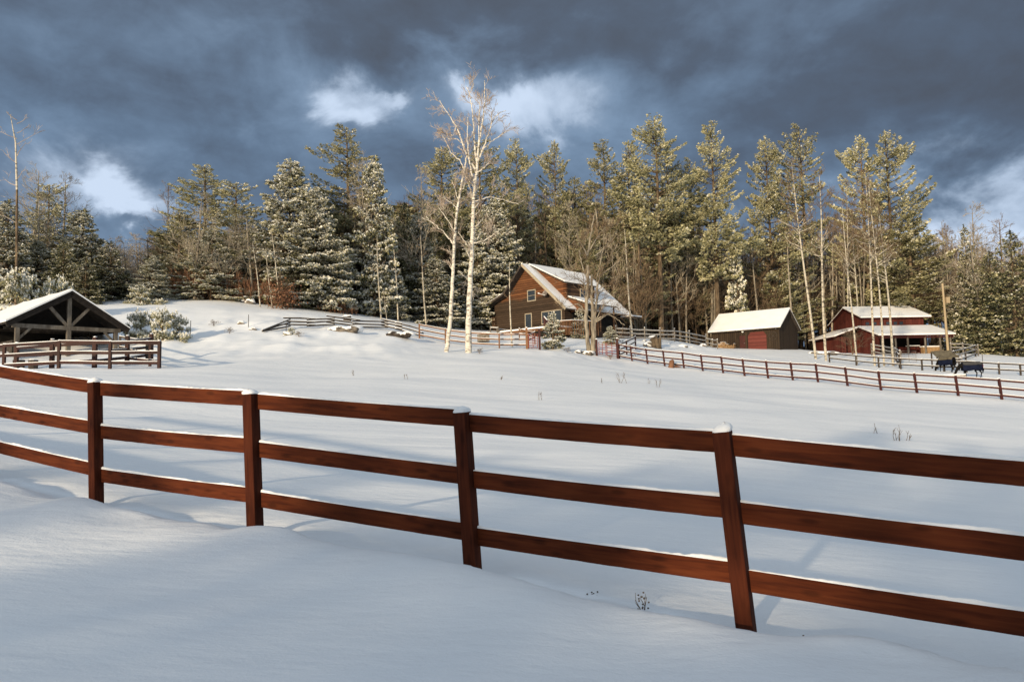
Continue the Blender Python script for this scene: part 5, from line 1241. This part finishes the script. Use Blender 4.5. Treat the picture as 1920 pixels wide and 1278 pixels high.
# forked bare tree before the house
def limb_tree(name, label, cat, base_px, d, limbs, mats, twig_mats, seed, twigL=1.6, ntw=14, maxl=3, yspread=1.4):
    """limbs: list of (list of (px, py), r0, r1, is_trunk); pixel sketch turned into metres at distance d, with depth spread"""
    p0 = gp(base_px, d); t = thing(name, label, cat, p0); g = np.random.RandomState(seed)
    tr = MB(); cr = MB()
    if 'white birch' in label: limbs = [(a_, b_ * (1 if t_ else .68), c_ * .8, t_) for a_, b_, c_, t_ in limbs]
    for li, (pts, ra, rb, trunk) in enumerate(limbs):
        yo = g.uniform(-yspread, yspread); n_ = len(pts)
        P = np.array([at(x, y, d) for x, y in pts]); 
        # depth wanders along the limb starting from the parent's plane
        P[:, 1] += (0 if trunk else 1) * yo * np.linspace(0, 1, n_) ** 1.2
        if trunk: P[0] = [P[0][0], d, min(P[0][2], p0[2]) - .3]
        # smooth resample
        s = np.r_[0, np.cumsum(np.linalg.norm(np.diff(P, axis=0), axis=1))]; u = np.linspace(0, s[-1], max(6, n_ * 4))
        Q = np.stack([np.interp(u, s, P[:, k]) for k in range(3)], -1)
        for _ in range(2): Q[1:-1] = (Q[:-2] + Q[1:-1] * 2 + Q[2:]) / 4
        Q[1:-1] += g.normal(0, .025, Q[1:-1].shape)
        rr = np.interp(u / s[-1], [0, .08, 1], [ra * (1.18 if trunk else 1), ra, rb])
        (tr if trunk else cr).tube(Q - p0, rr, 9 if trunk else 6)
        L = s[-1]
        k_ = int(ntw * (L / 6 + .6))
        for _ in range(k_):
            f = g.uniform(.3 if not trunk else .45, 1); i = min(int(f * (len(Q) - 1)), len(Q) - 2)
            loc = unit(Q[i + 1] - Q[i]); sd = unit(np.cross(loc, unit(g.normal(0, 1, 3))))
            grow(cr, g, Q[i] - p0, unit(loc * .7 + sd * .7 + [0, 0, .2]), twigL * g.uniform(.5, 1.2), max(.014, rr[i] * .30), 1, maxl, .6, .02, .1, 0, (3, 5), 1, .011)
    tr.build('trunk', mats, t, smooth=True); cr.build('crown', [mats[0]] + twig_mats, t)
    return t
z = lambda pts: [(460 + x / 2.557, 120 + y / 2.557) for x, y in pts]
limb_tree('birch_tree', 'right and thicker white birch, its many-forked top the highest in the picture', 'birch', 878, 57, [
    (z([(1068, 1380), (1075, 1100), (1086, 900), (1090, 780), (1095, 640), (1108, 520), (1112, 460)]), .235, .125, True),
    (z([(1108, 520), (1080, 460), (1058, 430), (1030, 350), (1010, 290), (960, 215), (930, 165)]), .12, .03, False),
    (z([(1112, 480), (1098, 400), (1095, 300), (1085, 200), (1075, 130), (1055, 80)]), .13, .03, False),
    (z([(1075, 145), (1090, 110), (1095, 85)]), .04, .02, False),
    (z([(1112, 460), (1125, 360), (1140, 270), (1150, 180), (1148, 100)]), .12, .03, False),
    (z([(1120, 400), (1120, 280), (1128, 200)]), .08, .025, False),
    (z([(1115, 470), (1150, 380), (1180, 280), (1205, 230), (1250, 215)]), .10, .025, False),
    (z([(1180, 280), (1182, 220), (1178, 180)]), .05, .02, False),
    (z([(1140, 410), (1185, 370), (1230, 345), (1268, 332)]), .07, .02, False),
    (z([(1100, 580), (1075, 480), (1066, 380), (1068, 270)]), .10, .03, False),
    (z([(1108, 525), (1140, 510), (1175, 488)]), .06, .02, False),
    (z([(1095, 650), (1070, 580), (1055, 540)]), .06, .025, False),
    (z([(1095, 660), (1180, 640), (1240, 665), (1310, 692)]), .05, .02, False),
    (z([(1090, 860), (1150, 850), (1195, 820), (1240, 800)]), .07, .02, False),
    (z([(1086, 890), (1050, 850), (1020, 805)]), .06, .02, False),
    (z([(1150, 700), (1190, 770), (1205, 810)]), .03, .015, False),
    (z([(1010, 290), (1000, 340), (965, 320)]), .05, .02, False),
    (z([(1050, 390), (1020, 355), (970, 345), (935, 315)]), .055, .02, False),
], [M['birch']], [M['birchtwig']], 21, 1.25, 6)
limb_tree('birch_tree', 'left and thinner white birch, standing beside the thicker one', 'birch', 838, 57, [
    (z([(965, 1385), (985, 1180), (995, 1000), (1002, 850), (1010, 740), (1022, 650), (1040, 560), (1052, 500)]), .165, .085, True),
    (z([(1052, 500), (1065, 400), (1072, 330)]), .09, .03, False),
    (z([(1050, 510), (1030, 460), (985, 420), (955, 350), (930, 310)]), .07, .02, False),
    (z([(1022, 650), (1005, 600), (990, 555)]), .06, .02, False),
    (z([(1016, 690), (975, 650), (945, 625)]), .06, .02, False),
    (z([(1003, 800), (965, 740), (925, 685)]), .07, .02, False),
    (z([(1000, 865), (960, 815), (905, 760), (845, 732)]), .09, .025, False),
    (z([(880, 745), (860, 725), (885, 710)]), .04, .02, False),
    (z([(1020, 990), (1045, 1010), (1080, 1040), (1090, 1120)]), .04, .02, False),
    (z([(1030, 620), (1050, 600), (1060, 560)]), .05, .02, False),
], [M['birch']], [M['birchtwig']], 22, 1.15, 6)
z2 = lambda pts: [(880 + x / 5.81, 480 + y / 5.81) for x, y in pts]
z3 = lambda pts: [(960 + x / 3.043, 200 + y / 3.043) for x, y in pts]
limb_tree('bare_tree', 'multi-stemmed bare tree standing in front of the log house dormer', 'bare tree', 1105, 66, [
    (z2([(1300, 1040), (1290, 900), (1270, 700), (1275, 560), (1285, 400), (1290, 250), (1290, 100)]), .20, .11, True),
    (z2([(1345, 1060), (1350, 900), (1345, 700), (1340, 560), (1330, 400), (1335, 200)]), .22, .09, True),
    (z2([(1350, 860), (1370, 640), (1395, 450), (1400, 300), (1420, 200)]), .15, .06, True),
    (z2([(1290, 240), (1240, 140), (1225, 20)]) + z3([(390, 800)]), .06, .03, False),
    (z3([(430, 850), (445, 760), (455, 680), (470, 600)]), .10, .03, False),
    (z3([(440, 820), (480, 760), (530, 690)]), .06, .02, False),
    (z3([(470, 850), (500, 830), (560, 760), (610, 690)]), .05, .02, False),
    (z2([(1410, 220), (1500, 160), (1620, 80)]) , .06, .02, False),
    (z3([(430, 850), (400, 800), (360, 740)]), .05, .02, False),
    (z2([(1270, 620), (1220, 545), (1150, 525), (1100, 560), (1000, 590)]), .06, .02, False),
    (z2([(1370, 720), (1420, 660), (1520, 640), (1600, 690), (1680, 760)]), .06, .02, False),
    (z2([(1375, 700), (1450, 540), (1540, 480)]), .05, .02, False),
    (z2([(1365, 740), (1480, 640), (1640, 630)]), .05, .02, False),
    (z2([(1285, 350), (1200, 260), (1100, 230)]), .05, .02, False),
    (z2([(1340, 400), (1460, 330), (1540, 330)]), .05, .02, False),
    (z3([(480, 1000), (500, 900), (520, 800), (520, 700)]), .05, .02, False),
], [M['greybark']], [M['twig']], 23, 1.9, 5)

# brush along the wood edge, nobody could count it
def brush(name, label, spots, mi, seed):
    g = np.random.RandomState(seed); b = MB()
    for (px_, d_, h_, r_) in spots:
        p = gp(px_, d_)
        for _ in range(7):
            a = g.uniform(0, 6.28); q = p + [g.normal(0, r_), g.normal(0, r_), -.05]
            grow(b, g, q, unit(np.array([math.cos(a) * .35, math.sin(a) * .35, 1])), h_ * g.uniform(.5, 1.0), .018, 1, 3, .5, 0, .15, 0, (2, 4), 0, .010)
    o = b.build(name, mi); o["kind"] = "stuff"; tag(o, label, 'brush'); return o
g = np.random.RandomState(77); sp1 = []
for i in range(170):
    q = g.uniform(180, 1930); tl = float(np.interp(q, TLX, TLD)); sp1.append((q, tl + g.uniform(-1.5, 4), g.uniform(1.2, 3.2), .8))
brush('brush', 'tangled bare brush along the foot of the whole wood', sp1, M['twig'], 5)
sp2 = [(g.uniform(335, 520), g.uniform(75.5, 79), g.uniform(1.5, 3.2), .6) for _ in range(45)] + [(g.uniform(590, 680), g.uniform(77, 80), g.uniform(.5, 1.1), .5) for _ in range(22)]
brush('thicket', 'rust-brown thicket under the trees on the left hilltop', sp2, M['dryleaf'], 6)

# weeds standing out of the snow
def weed(px, d, h, label, seed, stems=3, group=None, spread=.25):
    p = gp(px, d); g = np.random.RandomState(seed); b = MB()
    for _ in range(stems):
        a = g.uniform(0, 6.28); q = p + [g.normal(0, .03 * stems), g.normal(0, .03), -.03]
        grow(b, g, q, unit(np.array([math.cos(a) * spread, math.sin(a) * spread, 1])), h * g.uniform(.6, 1), .006 if d < 12 else .012, 1, 2, .5, 0, .2, 0, (2, 4), 0, .0025 if d < 12 else .007)
        if d < 12:
            for _ in range(7): b.blob(q + [g.normal(0, .03), g.normal(0, .02), h * g.uniform(.2, 1)], .007, seed, 6, 4)
    return tag(b.build('weed', M['weed']), label, 'weed', group)
weed(1200, 5.75, .20, 'thin dry seed stalk beneath the bottom rail, between third and fourth posts', 1, 2)
weed(1101, 6.1, .04, 'tiny dark stub in the snow left of the seed stalk', 2, 1)
weed(1237, 5.7, .025, 'tiny seed head in the snow right of the seed stalk', 3, 2)
weed(1468, 4.9, .02, 'dark speck of a stem at the foot of the rightmost post', 4, 2)
weed(152, 8.7, .06, 'dry leaf tuft in the snow left of the first near post', 5, 5)
weed(188, 8.4, .05, 'short stem under the first near post', 6, 1)
for i, (a, d_, h_, lb) in enumerate([(1165, 41, .55, 'darkest weed clump in the middle of the snowy field'), (1214, 42, .3, 'small weed right of the dark clump in the field'), (1236, 40, .45, 'single weed stalk above the third near post rail'),
        (1675, 25, .42, 'weed clump in the snow above the right end of the near fence'), (1692, 25.4, .34, 'weed tuft joined to the right-hand weed clump'), (1637, 27, .34, 'faint weed left of the right-hand weed clump'),
        (760, 36, .3, 'small weeds in the field above the middle of the near fence'), (1013, 30, .3, 'thin weed in the field over the top rail'), (820, 24, .22, 'short weeds just above the third post snow cap'), (940, 38, .25, 'faint weed in mid field'),
        (660, 38, .35, 'lone thin weed in the left of the field'), (1130, 40, .3, 'faint weed left of the darkest field clump')]):
    weed(a, d_, h_, lb, 20 + i, 4 if i in (0, 3) else 2)
for i, (px_, d_, h_, lb) in enumerate([(356, 56, 1.3, 'thin upright stake on the left snowy bank'), (465, 60, 1.0, 'thin stake by the dark rock slab on the left bank'), (536, 58, .9, 'thin stake in front of the zigzag fence'), (1843, 72, 1.6, 'thin stake standing right of the grazing horse')]):
    p = gp(px_, d_); b = MB(); b.tube([p - [0, 0, .2], p + [.02, 0, h_]], [.03, .025], 5); tag(b.build('stake', M['darkwood']), lb, 'stake')
p = gp(652, 69); b = MB(); b.box(tuple(p + [-.35, -.2, -.1]), tuple(p + [.3, .2, .55])); b.blob(p + [0, 0, .55], (.45, .3, .12), 1, 8, 5, .1, 1); tag(b.build('crate', [M['darkwood'], SN]), 'small snow-capped wooden box above the zigzag fence', 'box')
p = gp(835, 70); b = MB(); b.box(tuple(p + [3, 0, -.4]), tuple(p + [4.1, 1.0, .25])); b.box(tuple(p + [2.95, -.05, .253]), tuple(p + [4.15, 1.05, .42]), 1); tag(b.build('planter_box', [M['greywood'], SN]), 'low wooden planter box behind the tan fence', 'planter')

# wood standing behind the photographer, left: it shades the near right of the field
for i, (x, y, k, s) in enumerate([(-11.2, -14.5, 'dark_a', .62), (-9.3, -16.5, 'dark_b', .62), (-7.0, -16.5, 'dark_a', .58), (-4.6, -18.8, 'dark_b', .66), (-2.2, -19, 'dark_a', .6), (.5, -20.5, 'dark_b', .66), (3.2, -21, 'dark_a', .66), (-13.5, -13, 'dark_b', .42), (-16, -11.5, 'dark_a', .36), (-18.5, -10, 'dark_b', .34), (-21, -8.8, 'dark_a', .31), (-23.5, -7.5, 'dark_b', .28), (6.5, -22.5, 'dark_b', .7)]):
    h0, w0, (tm, cm) = PROTO[k]
    t = thing('spruce_tree', 'spruce in the row behind the photographer, seen only by its shadow', 'spruce', (x, y, Tz(x, y) - .1), group='spruces behind the photographer'); t.scale = (s * 1.15, s * 1.15, s)
    for nm_, me in (('trunk', tm), ('crown', cm)): o = bpy.data.objects.new(nm_, me); COL.objects.link(o); o.parent = t

# ------------------------------------------------------------------ light and sky
AZ, EL = R(30), R(11.5)     # sun behind the camera, to the left
sd = Vector((-math.sin(AZ) * math.cos(EL), -math.cos(AZ) * math.cos(EL), math.sin(EL)))
sl = bpy.data.lights.new("sun", 'SUN'); sl.energy = 5.0; sl.angle = R(1.4); sl.color = (1.0, .80, .54)
so = bpy.data.objects.new("sun", sl); COL.objects.link(so); so.rotation_euler = sd.to_track_quat('Z', 'Y').to_euler()
w = bpy.data.worlds.new("World"); SC.world = w; w.use_nodes = True; nt = w.node_tree; N = nt.nodes; L = nt.links
for n_ in list(N): N.remove(n_)
def nd(t, **k):
    x = N.new(t)
    for a, v in k.items(): setattr(x, a, v)
    return x
def mth(op, a, c=None, cl=False):
    x = nd("ShaderNodeMath", operation=op, use_clamp=cl)
    for i, q in enumerate((a, c)):
        if q is None: continue
        if isinstance(q, (int, float)): x.inputs[i].default_value = q
        else: L.new(q, x.inputs[i])
    return x.outputs[0]
sky = nd("ShaderNodeTexSky", sky_type='NISHITA', sun_disc=False, sun_elevation=EL, sun_rotation=math.atan2(sd.x, sd.y))
tc = nd("ShaderNodeTexCoord"); G = tc.outputs["Generated"]
sx = nd("ShaderNodeSeparateXYZ"); L.new(G, sx.inputs[0])
def noise(sc, st=(1, 1, 1), det=6, rgh=.55, dist=0, off=(0, 0, 0)):
    mp = nd("ShaderNodeMapping"); mp.inputs["Scale"].default_value = st; mp.inputs["Location"].default_value = off; L.new(G, mp.inputs[0])
    nz = nd("ShaderNodeTexNoise"); nz.inputs["Scale"].default_value = sc; nz.inputs["Detail"].default_value = det; nz.inputs["Roughness"].default_value = rgh; nz.inputs["Distortion"].default_value = dist
    L.new(mp.outputs[0], nz.inputs["Vector"]); return nz
nf = noise(5.0, (1, 1, 1.6), 7, .55, .5)
warp = nd("ShaderNodeVectorMath", operation='SCALE'); sub = nd("ShaderNodeVectorMath", operation='SUBTRACT'); sub.inputs[1].default_value = (.5, .5, .5)
L.new(nf.outputs["Color"], sub.inputs[0]); L.new(sub.outputs[0], warp.inputs[0]); warp.inputs["Scale"].default_value = .26
wv = nd("ShaderNodeVectorMath", operation='ADD'); L.new(G, wv.inputs[0]); L.new(warp.outputs[0], wv.inputs[1])
def patch(px, py, rx, ry, amt, edge=.5):
    """soft-edged opening in the cloud around a direction"""
    d0 = at(px, py, 1.0); d0 = d0 / np.linalg.norm(d0)
    s_ = nd("ShaderNodeVectorMath", operation='SUBTRACT'); L.new(wv.outputs[0], s_.inputs[0]); s_.inputs[1].default_value = tuple(d0)
    m_ = nd("ShaderNodeVectorMath", operation='MULTIPLY'); L.new(s_.outputs[0], m_.inputs[0]); m_.inputs[1].default_value = (F0 / rx, F0 / rx, F0 / ry)
    l_ = nd("ShaderNodeVectorMath", operation='LENGTH'); L.new(m_.outputs[0], l_.inputs[0])
    mr = nd("ShaderNodeMapRange", interpolation_type='SMOOTHSTEP'); L.new(l_.outputs["Value"], mr.inputs[0]); mr.inputs["From Min"].default_value = 1 - edge; mr.inputs["From Max"].default_value = 1.0 + edge; mr.inputs["To Min"].default_value = amt; mr.inputs["To Max"].default_value = 0
    return mr.outputs[0]
def total(lst):
    o = lst[0]
    for q in lst[1:]: o = mth('ADD', o, q)
    return o
bright = total([patch(650, 168, 60, 50, .8, .8), patch(630, 190, 30, 26, .4, .7), patch(742, 175, 34, 20, .6, .8), patch(1012, 190, 94, 64, 1.05, .8), patch(960, 155, 60, 24, .5, .9), patch(145, 362, 105, 48, .62, .9), patch(214, 396, 34, 30, .8, .8), patch(235, 425, 60, 24, .6, .9), patch(180, 237, 16, 7, .4, .9),
                patch(1840, 395, 180, 46, .9, .9), patch(1910, 300, 110, 30, .45, .9), patch(1780, 432, 150, 34, .6, .9), patch(1400, 415, 80, 26, .3, .9), patch(540, 180, 60, 60, .15, .9)])
mid = total([patch(650, 185, 150, 95, .45, .9), patch(1010, 210, 170, 100, .4, .9), patch(150, 375, 210, 90, .45, .9), patch(1850, 400, 260, 80, .55, .9), patch(330, 190, 330, 110, .34, .9), patch(480, 110, 160, 70, .25, .9), patch(1060, 200, 260, 90, .35, .9), patch(1900, 330, 260, 110, .45, .9), patch(160, 380, 220, 100, .35, .9), patch(1180, 120, 200, 60, .2, .9), patch(1450, 330, 500, 150, .2, .9)])
n1 = noise(2.6, (1, 1, 2.2), 8, .55, .3).outputs["Fac"]; n2 = noise(9, (1, 1, 1.5), 8, .6, .4, (3, 1, 2)).outputs["Fac"]
dark = total([patch(160, 70, 300, 120, .5, .9), patch(960, 20, 400, 90, .55, .9), patch(1650, 170, 380, 130, .5, .9), patch(330, 330, 200, 50, .35, .9), patch(820, 250, 260, 60, .3, .9), patch(1450, 300, 500, 60, .2, .9)])
tt_ = mth('ADD', mth('SUBTRACT', mth('MULTIPLY', mid, .42), mth('MULTIPLY', dark, .30)), mth('ADD', mth('ADD', mth('MULTIPLY', n1, 1.15), -.24), mth('ADD', mth('MULTIPLY', n2, .46), mth('MULTIPLY', noise(17, (1, 1, 1.4), 8, .62, .6, (1, 4, 2)).outputs['Fac'], .22))))
cr = nd("ShaderNodeValToRGB"); L.new(tt_, cr.inputs[0]); E = cr.color_ramp.elements
E[0].position = .42; E[0].color = (.088, .108, .145, 1); E[1].position = 1.15 if False else 1.0; E[1].color = (.21, .30, .43, 1)
e = E.new(.60); e.color = (.100, .134, .192, 1); e = E.new(.78); e.color = (.140, .200, .292, 1)
# tone by height: grey aloft, bluer and lower near the horizon
elev = sx.outputs[2]
mr = nd("ShaderNodeMapRange"); L.new(elev, mr.inputs[0]); mr.inputs["From Min"].default_value = .30; mr.inputs["From Max"].default_value = .52
hs = nd("ShaderNodeHueSaturation"); mr2 = nd("ShaderNodeMapRange"); L.new(elev, mr2.inputs[0]); mr2.inputs["From Min"].default_value = .32; mr2.inputs["From Max"].default_value = .5; mr2.inputs["To Min"].default_value = 1.06; mr2.inputs["To Max"].default_value = .96
L.new(mr2.outputs[0], hs.inputs["Saturation"]); L.new(cr.outputs[0], hs.inputs["Color"])
bmx = nd("ShaderNodeMix", data_type='RGBA'); n3_ = noise(17, (1, 1, 1.4), 8, .62, .6, (1, 4, 2)).outputs["Fac"]
bs = nd("ShaderNodeMapRange", interpolation_type='SMOOTHSTEP'); L.new(mth('ADD', mth('MULTIPLY', bright, 1.0), mth('ADD', mth('MULTIPLY', mth('SUBTRACT', n2, .5), 1.3), mth('MULTIPLY', mth('SUBTRACT', n3_, .5), .55))), bs.inputs[0]); bs.inputs["From Min"].default_value = -.05; bs.inputs["From Max"].default_value = 1.3
gate_ = mth('MINIMUM', mth('MULTIPLY', bright, 1.7), 1.0)
L.new(mth('MULTIPLY', bs.outputs[0], gate_, True), bmx.inputs["Factor"]); L.new(hs.outputs[0], bmx.inputs[6]); bmx.inputs[7].default_value = (.62, .74, .92, 1)
bgc = nd("ShaderNodeBackground"); L.new(bmx.outputs[2], bgc.inputs[0]); bgc.inputs[1].default_value = 1.0
bgs = nd("ShaderNodeBackground"); L.new(sky.outputs[0], bgs.inputs[0]); bgs.inputs[1].default_value = .12
# the storm cloud fills the sky ahead; behind and overhead the sky is clear
cov = nd("ShaderNodeMapRange", interpolation_type='SMOOTHSTEP'); L.new(mth('ADD', mth('SUBTRACT', sx.outputs[1], mth('MULTIPLY', elev, .9)), mth('MULTIPLY', n1, .3)), cov.inputs[0]); cov.inputs["From Min"].default_value = .12; cov.inputs["From Max"].default_value = .42
# sunlit broken cloud behind and overhead, over the clear sky
bgw = nd("ShaderNodeBackground"); bgw.inputs[0].default_value = (.78, .89, 1.0, 1); bgw.inputs[1].default_value = .69
wc = nd("ShaderNodeMapRange", interpolation_type='SMOOTHSTEP'); L.new(n1, wc.inputs[0]); wc.inputs["From Min"].default_value = .36; wc.inputs["From Max"].default_value = .52
mw_ = nd("ShaderNodeMixShader"); L.new(wc.outputs[0], mw_.inputs[0]); L.new(bgs.outputs[0], mw_.inputs[1]); L.new(bgw.outputs[0], mw_.inputs[2])
ms = nd("ShaderNodeMixShader"); L.new(cov.outputs[0], ms.inputs[0]); L.new(mw_.outputs[0], ms.inputs[1]); L.new(bgc.outputs[0], ms.inputs[2])
wo = nd("ShaderNodeOutputWorld"); L.new(ms.outputs[0], wo.inputs[0])
SC.view_settings.view_transform = 'Standard'; SC.view_settings.look = 'None'; SC.view_settings.exposure = 0; SC.view_settings.gamma = 1
SC.cycles.max_bounces = 6; SC.cycles.diffuse_bounces = 3; SC.cycles.transparent_max_bounces = 4
